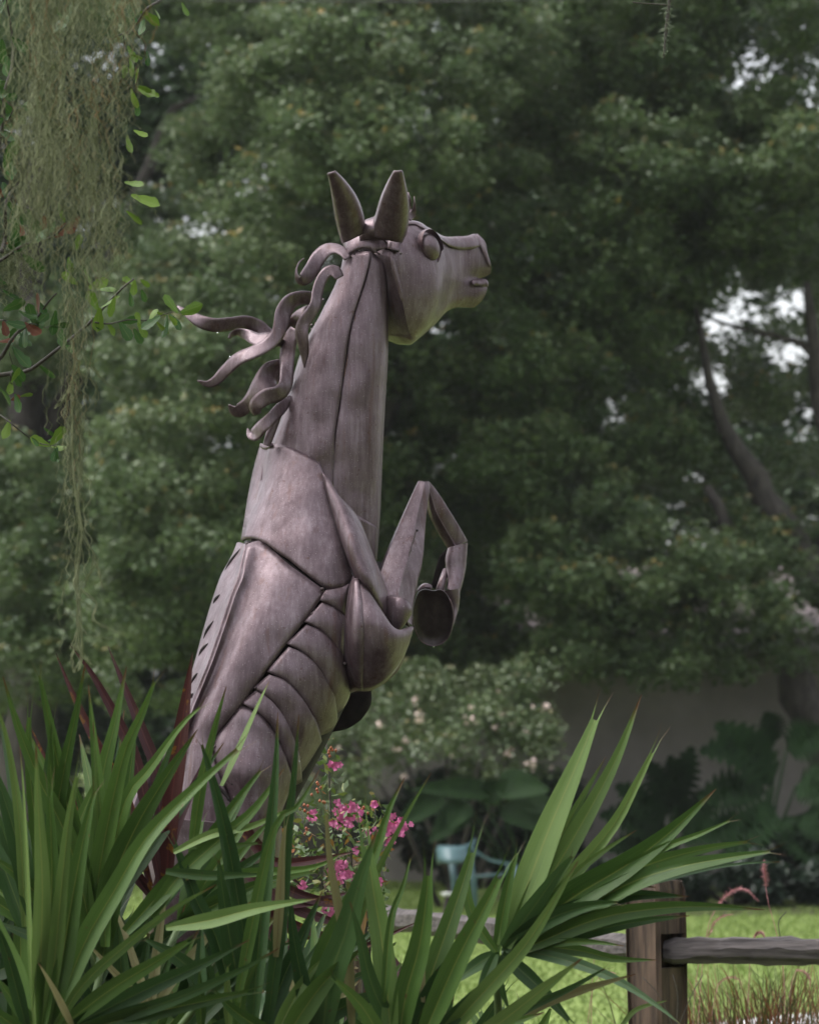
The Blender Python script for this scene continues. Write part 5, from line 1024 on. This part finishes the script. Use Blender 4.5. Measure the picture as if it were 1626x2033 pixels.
# ------------------------------------------------------------------ crape myrtle with pink flower heads
cm = thing('crape_myrtle', 'small crape myrtle with bright pink flower heads under the horse belly', 'shrub', (at(690, 0, 10.7).x, 10.7, 0))
pink = simple_mat('pink_petal', (0.60, 0.10, 0.30), (0.78, 0.26, 0.47), 60, 0.55)
M['myrtle'] = leaf_mat('myrtle_leaf', [(0, (0.05, 0.10, 0.02)), (0.55, (0.11, 0.17, 0.03)), (0.8, (0.20, 0.20, 0.04)), (1, (0.30, 0.10, 0.03))], 0.4, 0.3)
stems = [([(690, 2380), (700, 2000), (690, 1800), (660, 1640), (652, 1500), (648, 1475)], .004), ([(700, 2380), (720, 2000), (730, 1800), (745, 1700), (772, 1640)], .004), ([(690, 2380), (690, 2000), (670, 1850), (620, 1700), (600, 1620)], .004), ([(695, 2380), (700, 1900), (700, 1750), (690, 1610)], .004), ([(690, 2380), (680, 1950), (660, 1820), (675, 1730)], .0035), ([(700, 2380), (730, 1950), (745, 1750), (745, 1600)], .003), ([(690, 2380), (640, 1950), (600, 1780), (570, 1650)], .003)]
tubes('stem', [([at(q[0], q[1], 10.7) for q in cat(p, 20)], [r * 2.2 - r * 1.7 * i / 19 for i in range(20)]) for p, r in stems], M['twig'], cm, 6)
C = []
for p, r in stems:
    c = cat(p, 60); c = c[c[:, 1] < 1900]
    for q in c:
        for _ in range(5): C.append(at(q[0] + random.gauss(0, 18), q[1] + random.gauss(0, 14), 10.7 + random.gauss(0, .08)))
for _ in range(420): C.append(at(random.uniform(575, 770), random.uniform(1590, 1860), 10.72 + random.gauss(0, .1)))
C = np.array([tuple(c) for c in C]); V, Q = leaves_np(C, 0.015, 0.2, 0.45); mesh_np('foliage', V, Q, M['myrtle'], cm, np.repeat(rng.random(len(C)) ** 1.3, 4))
def floret(cc, r, V, F):
    for k_ in range(6):
        a = k_ * math.pi / 3 + random.uniform(-.3, .3); dr = Vector((math.cos(a), random.uniform(-.6, .3), math.sin(a))).normalized(); b0 = len(V)
        sd_ = Vector((-math.sin(a), random.uniform(-.4, .4), math.cos(a))); 
        V += [cc, cc + dr * r * 0.55 + sd_ * r * .38, cc + dr * r + Vector((0, random.uniform(-.3, .3) * r, random.uniform(-.2, .2) * r)), cc + dr * r * 0.55 - sd_ * r * .38]; F.append((b0, b0 + 1, b0 + 2, b0 + 3))
heads = [(666, 1519, 9, 14, 7), (680, 1605, 22, 14, 22), (700, 1615, 14, 10, 14), (662, 1635, 14, 8, 8), (688, 1632, 18, 7, 9), (780, 1632, 18, 12, 24), (765, 1655, 20, 14, 20), (795, 1645, 10, 10, 9), (775, 1672, 8, 10, 6), (676, 1735, 18, 15, 22), (672, 1715, 12, 7, 8), (603, 1755, 7, 9, 6), (648, 1810, 8, 9, 6), (668, 1815, 7, 7, 5), (622, 1622, 8, 8, 6), (745, 1602, 6, 5, 4), (706, 1688, 6, 5, 4), (752, 1750, 4, 12, 5), (500, 1720, 6, 6, 4)]
for (x, y, sx, sy, k_) in heads:
    V, F = [], []
    for _ in range(max(2, int(k_ * .65))): floret(at(x + random.gauss(0, sx * .6), y + random.gauss(0, sy * .6), 10.64 + random.gauss(0, .012)), random.uniform(.0095, .0145), V, F)
    mesh('flower_head', V, F, pink, cm)
bud_m = simple_mat('red_bud', (0.32, 0.05, 0.03), (0.40, 0.16, 0.05), 60, 0.5)
V, F = [], []
for (x, y) in [(743, 1597), (640, 1590), (655, 1490), (648, 1472), (660, 1495), (600, 1600), (625, 1575), (636, 1560), (725, 1606), (690, 1655), (607, 1610), (610, 1650)]:
    for _ in range(3):
        c = at(x + random.gauss(0, 4), y + random.gauss(0, 4), 10.66); b0 = len(V); r = .005
        V += [c + Vector(v) * r for v in ((1, 0, 0), (-1, 0, 0), (0, 1, 0), (0, -1, 0), (0, 0, 1.3), (0, 0, -1.3))]
        F += [(b0 + a, b0 + b_, b0 + e) for a, b_, e in ((0, 2, 4), (2, 1, 4), (1, 3, 4), (3, 0, 4), (2, 0, 5), (1, 2, 5), (3, 1, 5), (0, 3, 5))]
o = mesh('bud', V, F, bud_m, cm); o['kind'] = 'stuff'

# ------------------------------------------------------------------ fountain grass behind the fence
fg = thing('fountain_grass', 'clump of reddish fountain grass with pink plumes by the fence rail', 'grass', (at(1500, 0, 13.3).x, 13.3, 0))
M['fgrass'] = leaf_mat('fountain_grass_blade', [(0, (0.025, 0.03, 0.012)), (0.35, (0.07, 0.075, 0.022)), (0.6, (0.13, 0.065, 0.03)), (1, (0.20, 0.055, 0.035))], 0.5, 0.25)
V, Q, T = [], [], []
def blade(p0, p1, p2, wd, tint):
    b0 = len(V); n = 6
    for i in range(n):
        t = i / (n - 1); c = p0 * (1 - t) ** 2 + p1 * (2 * t * (1 - t)) + p2 * t * t; hw = wd * (1 - t) + 0.0003
        V.append(c - Vector((hw, 0, 0))); V.append(c + Vector((hw, 0.3 * hw, 0))); T.extend((tint, tint))
    for i in range(n - 1): Q.append((b0 + 2 * i, b0 + 2 * i + 1, b0 + 2 * i + 3, b0 + 2 * i + 2))
for i in range(600):
    bx = random.gauss(1530, 85); b0 = Vector((at(bx, 0, 13.3).x, 13.3 + random.gauss(0, .12), 0)); tx = bx + random.gauss(0, 90) - (60 if bx < 1450 else 0); ty = random.uniform(1925, 2060) if random.random() < .8 else random.uniform(1880, 1960)
    tip = at(tx, ty, 13.3 + random.gauss(0, .2)); mid = (b0 + tip) / 2; mid.z = tip.z * random.uniform(.7, 1.05); mid.x = b0.x * .6 + tip.x * .4
    blade(b0, mid, tip, random.uniform(.0025, .005), random.random())
for i in range(70):
    bx = random.gauss(1370, 40); b0 = Vector((at(bx, 0, 13.4).x, 13.4 + random.gauss(0, .12), 0)); tip = at(bx + random.gauss(0, 50), random.uniform(1950, 2060), 13.4); mid = (b0 + tip) / 2; mid.z *= 1.5
    blade(b0, mid, tip, random.uniform(.0015, .003), random.random())
o = mesh_np('blades', np.array([tuple(v) for v in V]), np.array(Q), M['fgrass'], fg, np.array(T)); o['kind'] = 'stuff'
plume_m = simple_mat('pink_plume', (0.26, 0.09, 0.10), (0.42, 0.20, 0.20), 80, 0.8)
def plume(path, r, stem, d=13.2):
    c = cat(path, 26); V, F = [], []
    for i, q in enumerate(c):
        t = i / 25; env = (0.35 + math.sin(math.pi * min(1, .15 + t * .85))) * r
        for _ in range(10):
            p = at(q[0], q[1], d); dr = Vector((random.gauss(0, 1), random.gauss(0, 1), random.gauss(0, 1))).normalized(); a = c[min(i + 1, 25)]; b = c[max(i - 1, 0)]
            tn = (at(a[0], a[1], d) - at(b[0], b[1], d)).normalized(); dr = (dr + tn * 0.8).normalized(); sd_ = dr.orthogonal().normalized() * 0.0011; b0 = len(V); e = p + dr * env * random.uniform(.6, 1.4)
            V += [p - sd_, p + sd_, e]; F.append((b0, b0 + 1, b0 + 2))
    mesh('seed_head', V, F, plume_m, fg)
    s = cat(stem, 16); tubes('stalk', [([at(q[0], q[1], d) for q in s], [.0022 - .0012 * i / 15 for i in range(16)])], plume_m, fg, 5)
plume([(1421, 1802), (1436, 1782), (1455, 1768), (1478, 1766), (1504, 1788)], .014, [(1370, 2300), (1390, 1960), (1405, 1840), (1421, 1802)])
plume([(1519, 1760), (1519, 1742), (1517, 1725), (1516, 1708)], .014, [(1560, 2300), (1556, 1950), (1540, 1850), (1526, 1800), (1519, 1760)])
plume([(1405, 1858), (1418, 1832), (1432, 1820), (1453, 1815)], .010, [(1360, 2300), (1380, 1960), (1395, 1890), (1405, 1858)])
plume([(1425, 1955), (1437, 1944), (1455, 1940), (1468, 1948), (1472, 1965)], .008, [(1400, 2300), (1410, 2040), (1425, 1955)])
plume([(1185, 1868), (1193, 1856), (1203, 1847), (1216, 1842)], .008, [(1170, 2300), (1175, 1960), (1185, 1868)])
plume([(1190, 1940), (1198, 1934), (1210, 1931), (1222, 1933)], .007, [(1150, 2300), (1170, 2000), (1190, 1940)])
plume([(1352, 2022), (1354, 2004), (1360, 1988), (1366, 1982)], .007, [(1350, 2300), (1350, 2100), (1352, 2022)])
plume([(1495, 1862), (1503, 1853), (1510, 1852), (1518, 1860)], .010, [(1480, 2300), (1486, 1950), (1495, 1862)])
plume([(1580, 1925), (1596, 1930), (1605, 1942), (1608, 1958)], .008, [(1560, 2300), (1565, 2000), (1580, 1925)])
tubes('stalk', [([at(q[0], q[1], 12.3) for q in cat(p, 12)], .0016) for p in ([(1275, 1940), (1310, 1980), (1340, 2050)], [(1335, 1935), (1345, 1980), (1340, 2060)], [(1395, 1935), (1375, 1970), (1345, 2040)], [(1560, 1810), (1545, 1830), (1548, 1860)])], M['twig'], fg, 5)

# ------------------------------------------------------------------ Spanish moss hanging from the oak overhead
moss_m = leaf_mat('moss_strand', [(0, (0.095, 0.112, 0.055)), (0.5, (0.19, 0.21, 0.11)), (0.93, (0.32, 0.34, 0.20)), (1, (0.24, 0.15, 0.07))], 0.8, 0.35, spec=0.2)
def moss(name, label, strands, d, dspread=0.25):
    V, Q, T = [], [], []
    for (pts, r, curl, tint) in strands:
        c = cat(pts, 26); dd = d + random.gauss(0, dspread); ph = [random.uniform(0, 6.28) for _ in range(4)]; fr = random.uniform(8, 20); b0 = len(V)
        for i, q in enumerate(c):
            t = i / 25; x = q[0] + curl * math.sin(fr * t + ph[0]) + curl * .5 * math.sin(2.7 * fr * t + ph[1]); p = at(x, q[1] + curl * .4 * math.sin(fr * t + ph[2]), dd + curl / PM * math.sin(fr * t + ph[3]))
            for k_ in range(3):
                a = 2.094 * k_ + t * 3; V.append((p.x + r * math.cos(a), p.y + r * math.sin(a), p.z)); T.append(tint)
        for i in range(25):
            for k_ in range(3): a = b0 + 3 * i + k_; b_ = b0 + 3 * i + (k_ + 1) % 3; Q.append((a, b_, b_ + 3, a + 3))
    o = mesh_np(name, np.array(V), np.array(Q), moss_m, None, np.array(T)); tag(o, label, 'moss', 'Spanish moss hanging from the oak branches'); return o
S_ = []
for k_ in range(34):                                                      # the thick beard: many tresses, each its own drop
    cx_, cy_ = random.gauss(150, 66), random.uniform(-150, 330); cx_ = min(255, max(22, cx_)); Lk = random.uniform(160, 360) * (0.6 if cx_ > 225 else 1); sp = random.uniform(9, 24); tn = random.uniform(0, .75)
    for i in range(21):
        x0 = cx_ + random.gauss(0, sp); y0 = cy_ + random.uniform(-30, 90); L = Lk * random.uniform(.5, 1.1); dx = random.gauss(0, 20) + (cx_ - x0) * random.uniform(.2, .9)
        y1 = min(y0 + L, 615 - abs(x0 - 165) * 0.7 + random.gauss(0, 40))
        if y1 < y0 + 40: continue
        S_.append(([(x0, y0), (x0 + dx * .4 + random.gauss(0, 12), y0 + (y1 - y0) * .35), (x0 + dx * .8 + random.gauss(0, 16), y0 + (y1 - y0) * .7), (x0 + dx, y1)], random.uniform(.0005, .0011), random.uniform(3, 13), min(1, tn + random.random() * .35)))
for i in range(260):                                                      # cross-hung wisps
    x0, y0 = random.uniform(30, 250), random.uniform(-40, 520); a = random.uniform(-1, 1)
    S_.append(([(x0, y0), (x0 + 40 * a, y0 + random.uniform(0, 40)), (x0 + 80 * a, y0 + random.uniform(10, 90))], random.uniform(.0006, .0012), random.uniform(3, 9), random.random()))
moss('spanish_moss', 'thick grey green beard of Spanish moss hanging from above the frame', S_, 7.8)
S_ = []
for i in range(190):                                                      # the long tail
    y0 = random.uniform(480, 1100); x0 = 150 + random.gauss(0, 16) - (y0 > 900) * 4; L = random.uniform(90, 230); x1 = x0 + random.gauss(0, 14); wgt = max(0.35, 1 - (y0 - 480) / 800)
    if random.random() > wgt: continue
    S_.append(([(x0, y0), ((x0 + x1) / 2 + random.gauss(0, 8), y0 + L * .5), (x1, min(1310, y0 + L))], random.uniform(.0005, .001), random.uniform(2, 8), random.random()))
for pts in [[(150, 700), (142, 860), (150, 960), (160, 1040), (152, 1130), (158, 1220), (162, 1300), (155, 1330)], [(155, 800), (162, 900), (158, 1010), (170, 1075), (190, 1110), (175, 1150), (160, 1170), (158, 1230), (150, 1290)], [(150, 690), (175, 720), (215, 760), (240, 775)], [(160, 1165), (180, 1185), (195, 1195), (185, 1225), (200, 1240), (250, 1262)], [(158, 1240), (170, 1258), (205, 1265), (235, 1270)], [(160, 1035), (135, 1045), (110, 1055)], [(162, 1033), (178, 1042), (186, 1048)], [(150, 760), (125, 790), (112, 810)], [(165, 740), (190, 770), (188, 800)], [(152, 1280), (168, 1305), (182, 1320)], [(152, 1280), (145, 1310), (148, 1335)], [(158, 1115), (152, 1140), (152, 1170), (160, 1190)], [(190, 1110), (200, 1140), (203, 1165)], [(155, 1225), (130, 1222), (108, 1228)]]:
    for k_ in range(4): S_.append(([(x + random.gauss(0, 2.5), y + random.gauss(0, 2.5)) for x, y in pts], random.uniform(.0008, .0015), random.uniform(1, 3), random.uniform(.3, .8)))
moss('spanish_moss', 'long thin tail of Spanish moss dangling down to the red leaves', S_, 8.1, 0.05)
S_ = []
for i in range(130):
    x0, y0 = random.uniform(0, 55), random.uniform(440, 560); S_.append(([(x0, y0), (x0 + random.gauss(0, 14), y0 + random.uniform(10, 40)), (x0 + random.gauss(0, 20), y0 + random.uniform(20, 70))], random.uniform(.0007, .0013), random.uniform(4, 9), random.uniform(.4, .9)))
moss('spanish_moss', 'small pale tuft of Spanish moss caught on the twig at the frame edge', S_, 9.4, 0.05)

# ------------------------------------------------------------------ oak twigs reaching in from the side, each leaf its own piece
oakleaf_m = palm_mat('oak_twig_leaf', (0.028, 0.075, 0.018), (0.06, 0.13, 0.03), (0.14, 0.19, 0.06), 0.25, (0.06, 0.05, 0.02))
oakyoung_m = palm_mat('young_oak_leaf', (0.085, 0.16, 0.018), (0.15, 0.235, 0.032), (0.20, 0.27, 0.07), 0.3, (0.20, 0.20, 0.04))
oakdead_m = palm_mat('dead_oak_leaf', (0.10, 0.03, 0.015), (0.17, 0.06, 0.03), (0.2, 0.1, 0.05), 0.5)
LSH = []
for v_ in range(6):                                                       # six leaf shapes shared by all the leaves
    rr = random.Random(v_); n = 9; V, UV = [], []; cup = rr.uniform(-.25, .35); bend = rr.uniform(-.3, .3)
    for i in range(n):
        t = i / (n - 1); w_ = (0.05 + 0.23 * (t ** 0.9) * (1 - t ** 5) * 1.35) if t < 1 else 0.01; w_ *= 1 + 0.10 * math.sin(t * 19 + v_)
        for u in (-1, -.5, 0, .5, 1): V.append((u * w_, t, cup * abs(u) * w_ * 1.2 + bend * t * t)); UV.append((.5 + .5 * u, t * 0.93))
    for nm, mt in (('g', oakleaf_m), ('y', oakyoung_m), ('d', oakdead_m)):
        me = bpy.data.meshes.new('oak_leaf'); me.from_pydata(V, [], grid_faces(n, 5)); ul = me.uv_layers.new(name='UVMap'); li = np.empty(len(me.loops), np.int32); me.loops.foreach_get('vertex_index', li)
        ul.data.foreach_set('uv', np.array(UV, np.float32)[li].ravel()); me.materials.append(mt); me.polygons.foreach_set('use_smooth', np.ones(len(me.polygons), bool)); LSH.append((nm, me))
def put_leaf(parent, px, py, d, ang, size, kind='g'):
    me = random.choice([m_ for k_, m_ in LSH if k_ == kind]); o = bpy.data.objects.new('leaf', me); COL.objects.link(o); o.parent = parent
    o.location = at(px, py, d) - parent.location; s = size * d / FPX; o.scale = (s, s, s)
    R = Matrix.Rotation(math.radians(ang) - math.pi / 2, 4, 'Y').inverted() @ Matrix.Rotation(math.pi / 2, 4, 'X') @ Matrix.Rotation(random.uniform(-1.1, 1.1), 4, 'Y') @ Matrix.Rotation(random.uniform(-.5, .5), 4, 'X')
    o.rotation_euler = R.to_euler(); return o
def twig(label, paths, d, leaves, auto=0, amix='gggyd', asz=(30, 50)):
    p0 = paths[0][0][0]; b = at(p0[0], p0[1], d); t = thing('oak_branch', label, 'branch', tuple(b), 'oak branches reaching in from the side')
    for pts, r in paths:
        c = cat(pts, 24); tubes('twig', [([at(q[0], q[1], d) + Vector((0, .03 * math.sin(i * .5), 0)) for i, q in enumerate(c)], [r * (1 - .65 * i / 23) for i in range(24)])], M['twig'], t, 7)
        for k_ in range(int(auto)):
            q = c[random.randint(4, 23)]; put_leaf(t, q[0], q[1], d + random.gauss(0, .04), random.choice([random.uniform(-150, -30), random.uniform(-80, 60), random.uniform(0, 360)]), random.uniform(*asz), random.choice(amix))
    for (x, y, a, s, kd) in leaves: put_leaf(t, x, y, d + random.gauss(0, .02), a, s, kd)
    return t
z9 = lambda x, y: (x / 3.871, y / 3.871); z10 = lambda x, y: (x / 3.871, 420 + y / 3.871)
twig('lowest arching oak twig ending in bright young leaves over the mane', [([(-30, 748), (30, 738), (62, 733), (112, 700), (160, 655), (190, 625), (228, 590), (268, 556)], .0065), ([(190, 640), (230, 640), (262, 637), (300, 632), (345, 622)], .0025)], 9.6,
     [(*z10(1370, 780), 125, 46, 'y'), (*z10(1390, 775), 20, 46, 'y'), (*z10(1400, 790), -15, 40, 'y'), (*z10(1300, 800), -35, 28, 'y'), (*z10(1150, 840), 70, 30, 'y'), (*z10(1060, 850), -50, 36, 'y'), (*z10(1200, 840), -65, 36, 'y'), (*z10(1080, 860), 110, 24, 'y'), (*z10(1030, 560), 140, 28, 'y'), (*z10(1080, 520), -40, 24, 'y'), (*z10(1000, 620), -80, 30, 'g'), (*z10(1090, 600), -70, 26, 'g'), (*z10(770, 740), -95, 48, 'y'), (*z10(780, 740), -5, 46, 'y'), (*z10(760, 760), 120, 44, 'y'), (*z10(820, 850), -55, 32, 'y'), (*z10(1030, 900), -60, 34, 'g'), (*z10(1280, 800), 160, 20, 'y')], 5, 'gggy')
twig('oak twig sweeping up behind the moss with dark wet leaves', [([(-30, 725), (0, 708), (40, 660), (78, 622), (115, 585)], .006), ([(40, 640), (70, 645), (110, 650)], .002), ([(-20, 630), (20, 640), (60, 640)], .0025)], 9.4,
     [(*z10(60, 560), 170, 40, 'g'), (*z10(200, 900), -100, 40, 'g'), (*z10(100, 1040), -55, 54, 'g'), (*z10(30, 760), 10, 50, 'g'), (*z10(150, 760), -30, 40, 'g'), (*z10(430, 760), -95, 50, 'g'), (*z10(470, 900), -90, 40, 'g'), (*z10(310, 700), -70, 30, 'g'), (*z10(20, 600), -60, 44, 'g'), (*z10(0, 1000), 20, 30, 'd')], 5, 'ggggd')
twig('oak twig crossing the moss with a reddish dead leaf', [([(-30, 528), (0, 514), (55, 488), (100, 468), (158, 430)], .005), ([(5, 500), (12, 440), (18, 390), (40, 350), (50, 300)], .006), ([(20, 390), (70, 420), (120, 440), (170, 462)], .0022), ([(22, 395), (45, 450), (62, 478)], .002)], 9.3,
     [(*z9(50, 1870), 10, 30, 'd'), (*z10(180, 330), -60, 58, 'g'), (*z10(280, 60), -80, 44, 'g'), (*z10(590, 300), 80, 34, 'y'), (*z10(530, 350), -80, 30, 'y'), (*z10(650, 440), -100, 36, 'y'), (*z10(600, 560), 150, 40, 'y'), (*z10(680, 590), 20, 46, 'y'), (*z10(740, 600), -10, 40, 'y'), (*z9(30, 1280), 60, 60, 'g'), (*z9(60, 1700), 10, 50, 'g'), (*z9(450, 1560), -70, 40, 'y'), (*z9(300, 1490), -80, 20, 'd')], 4, 'gggd')
twig('upright oak twig at the frame edge before the moss', [([(-15, 330), (5, 250), (12, 190), (25, 130), (20, 40), (10, -40)], .006), ([(5, 240), (40, 215), (75, 195)], .0025), ([(8, 200), (-20, 180)], .002)], 9.3, [(*z9(60, 430), -90, 44, 'g'), (*z9(20, 300), -95, 50, 'g'), (*z9(0, 1000), -40, 50, 'g'), (*z9(40, 1180), -70, 60, 'g')], 7, 'ggg')
twig('oak twig at the top edge with hanging narrow leaves', [([(330, -30), (315, 0), (275, 40), (245, 68), (225, 82)], .0045), ([(247, 62), (270, 66), (300, 63)], .002), ([(270, 66), (285, 80), (292, 110)], .0015), ([(245, 68), (250, 120), (262, 160), (268, 190)], .0015)], 9.2,
     [(*z9(1080, 90), -40, 46, 'y'), (*z9(1100, 130), -85, 40, 'g'), (*z9(980, 350), -50, 38, 'y'), (*z9(1010, 420), 10, 26, 'y'), (*z9(1000, 440), -50, 40, 'y'), (*z9(1130, 390), -85, 30, 'g'), (*z9(1045, 640), 95, 32, 'y'), (*z9(1050, 660), 0, 34, 'y'), (*z9(1060, 680), -35, 44, 'y'), (*z9(1010, 680), -85, 40, 'y'), (*z9(950, 600), 70, 30, 'y'), (*z9(1060, 790), -90, 26, 'g'), (*z9(980, 1040), -75, 36, 'y'), (*z9(1030, 1000), -35, 32, 'y'), (*z9(1010, 1500), -20, 60, 'y'), (*z9(960, 1400), -20, 40, 'y'), (*z9(970, 1620), -60, 42, 'y'), (*z9(1400, 20), -70, 30, 'y'), (*z9(1190, 70), -30, 22, 'y'), (*z9(960, 0), -95, 60, 'g'), (*z9(560, 20), -110, 72, 'g'), (*z9(440, 60), -60, 60, 'g'), (*z9(1170, 700), -40, 20, 'y')], 0)
twig('drooping oak twig low at the frame edge', [([(-30, 805), (10, 830), (50, 862), (80, 880), (115, 888)], .003), ([(20, 780), (25, 740), (22, 700)], .0025)], 9.4, [(*z10(80, 1600), -110, 40, 'y'), (*z10(400, 1800), -30, 34, 'y'), (*z10(250, 1740), -35, 24, 'g'), (*z10(340, 1660), -60, 30, 'g'), (*z10(370, 1760), 0, 24, 'g'), (*z10(120, 1400), -65, 40, 'g'), (*z10(160, 1420), 20, 26, 'y'), (*z10(90, 1450), 20, 22, 'd'), (*z10(0, 1360), -30, 46, 'g')], 4, 'ggy')
# the oak they belong to stands beside the view: trunk, boughs overhead, crown above
ot = thing('oak_tree', 'near live oak at the side whose boughs carry the Spanish moss', 'tree', (-2.5, 9.0, 0))
def bough(pts): return [Vector(q[:3]) for q in cat(pts, 20)], [q[3] for q in cat(pts, 20)]
tubes('trunk', [bough([(-2.5, 9.0, -0.1, .34), (-2.45, 9.0, 1.2, .27), (-2.35, 9.0, 2.8, .24), (-2.2, 9.0, 4.2, .19), (-2.3, 9.1, 6.0, .08)])], M['bark'], ot, 12)
for pts in ([(-2.3, 9, 3.2, .085), (-1.6, 8.5, 3.75, .06), (-0.9, 8.0, 3.62, .045), (-0.3, 7.8, 3.7, .04), (0.1, 7.8, 3.9, .02)], [(-2.2, 9, 4.0, .08), (-1.2, 9.3, 4.3, .05), (0.0, 9.7, 4.2, .03), (0.72, 9.9, 3.75, .016), (0.70, 9.9, 3.645, .006)], [(-2.4, 9, 1.7, .05), (-1.7, 9.4, 2.1, .03), (-1.09, 9.55, 2.53, .010)], [(-2.4, 9, 2.2, .05), (-1.7, 9.3, 2.4, .03), (-1.06, 9.35, 2.57, .010)], [(-2.38, 9, 2.4, .05), (-1.7, 9.3, 2.6, .03), (-1.06, 9.3, 2.80, .010)], [(-2.35, 9, 2.7, .05), (-1.6, 9.2, 2.95, .03), (-1.04, 9.3, 3.04, .012)],
            [(-2.4, 9, 2.0, .04), (-1.7, 9.4, 2.3, .02), (-1.07, 9.4, 2.44, .006)], [(-0.9, 8.0, 3.62, .03), (-0.7, 8.8, 3.6, .02), (-0.6, 9.2, 3.47, .008)]):
    tubes('limb', [bough(pts)], M['bark'], ot, 8)
P, T = crown_points([(random.uniform(-4.2, -1.4), random.uniform(7.4, 11.0), random.uniform(4.8, 6.8), .7) for _ in range(9)] + [(random.uniform(-1.4, 1.2), random.uniform(7.8, 10.6), random.uniform(5.0, 6.3), .6) for _ in range(2)] + [(random.uniform(-4.0, -2.4), random.uniform(8, 10.5), random.uniform(2.6, 4.6), .6) for _ in range(6)], 40, 34, .24)
V, Q = leaves_np(P, 0.035); mesh_np('crown', V, Q, M['oak'], ot, np.repeat(np.minimum(T, .75), 4))
# hanging lichen-covered twig at the top edge
hg = thing('hanging_twig', 'thin lichen covered twig hanging down at the top edge over the trees', 'twig', tuple(at(1330, -40, 9.9)))
tubes('twig', [([at(q[0], q[1], 9.9) for q in cat([(1334, -40), (1328, 5), (1324, 40), (1320, 80), (1317, 116)], 16)], [.0055 - .003 * abs(i - 7) / 8 for i in range(16)]), ([at(q[0], q[1], 9.9) for q in cat([(1326, 10), (1300, 8), (1265, 6), (1255, 4)], 8)], .0018)], M['twig'], hg, 7)
V, F = [], []
for i in range(170):
    y = random.uniform(-20, 114); x = 1330 - (y + 20) * 0.095; p = at(x + random.gauss(0, 3.0), y, 9.9 + random.gauss(0, .004)); L = random.uniform(3, 20 if y < 70 else 7) / 737
    dr = Vector((random.gauss(0, 1), random.gauss(0, .5), random.gauss(-.1, .6))).normalized(); b0 = len(V); sd_ = dr.orthogonal().normalized() * .0012
    m_ = p + dr * L * .6 + Vector((0, 0, -.001)); e = m_ + (dr + Vector((0, 0, random.gauss(0, .7)))).normalized() * L * .5
    V += [p - sd_, p + sd_, m_ + sd_ * .7, m_ - sd_ * .7, e]; F += [(b0, b0 + 1, b0 + 2, b0 + 3), (b0 + 3, b0 + 2, b0 + 4)]
o = mesh('lichen', V, F, simple_mat('lichen', (0.09, 0.12, 0.06), (0.17, 0.20, 0.12), 90, 0.8), hg); o['kind'] = 'stuff'
# overhead wire between poles out of sight
wire_m = simple_mat('cable_sheath', (0.02, 0.02, 0.02), (0.03, 0.03, 0.03), 10, 0.6)
c = cat([(at(-6500, -900, 24)), at(-2500, -240, 24), at(-700, -40, 24), at(300, -2, 24), at(640, 3, 24), at(980, 1, 24), at(2000, -40, 24), at(4200, -260, 24), at(8000, -950, 24)], 70)
tag(tubes('overhead_wire', [([Vector(q) for q in c], .005)], wire_m, None, 6), 'thin dark overhead wire along the very top of the picture', 'wire')
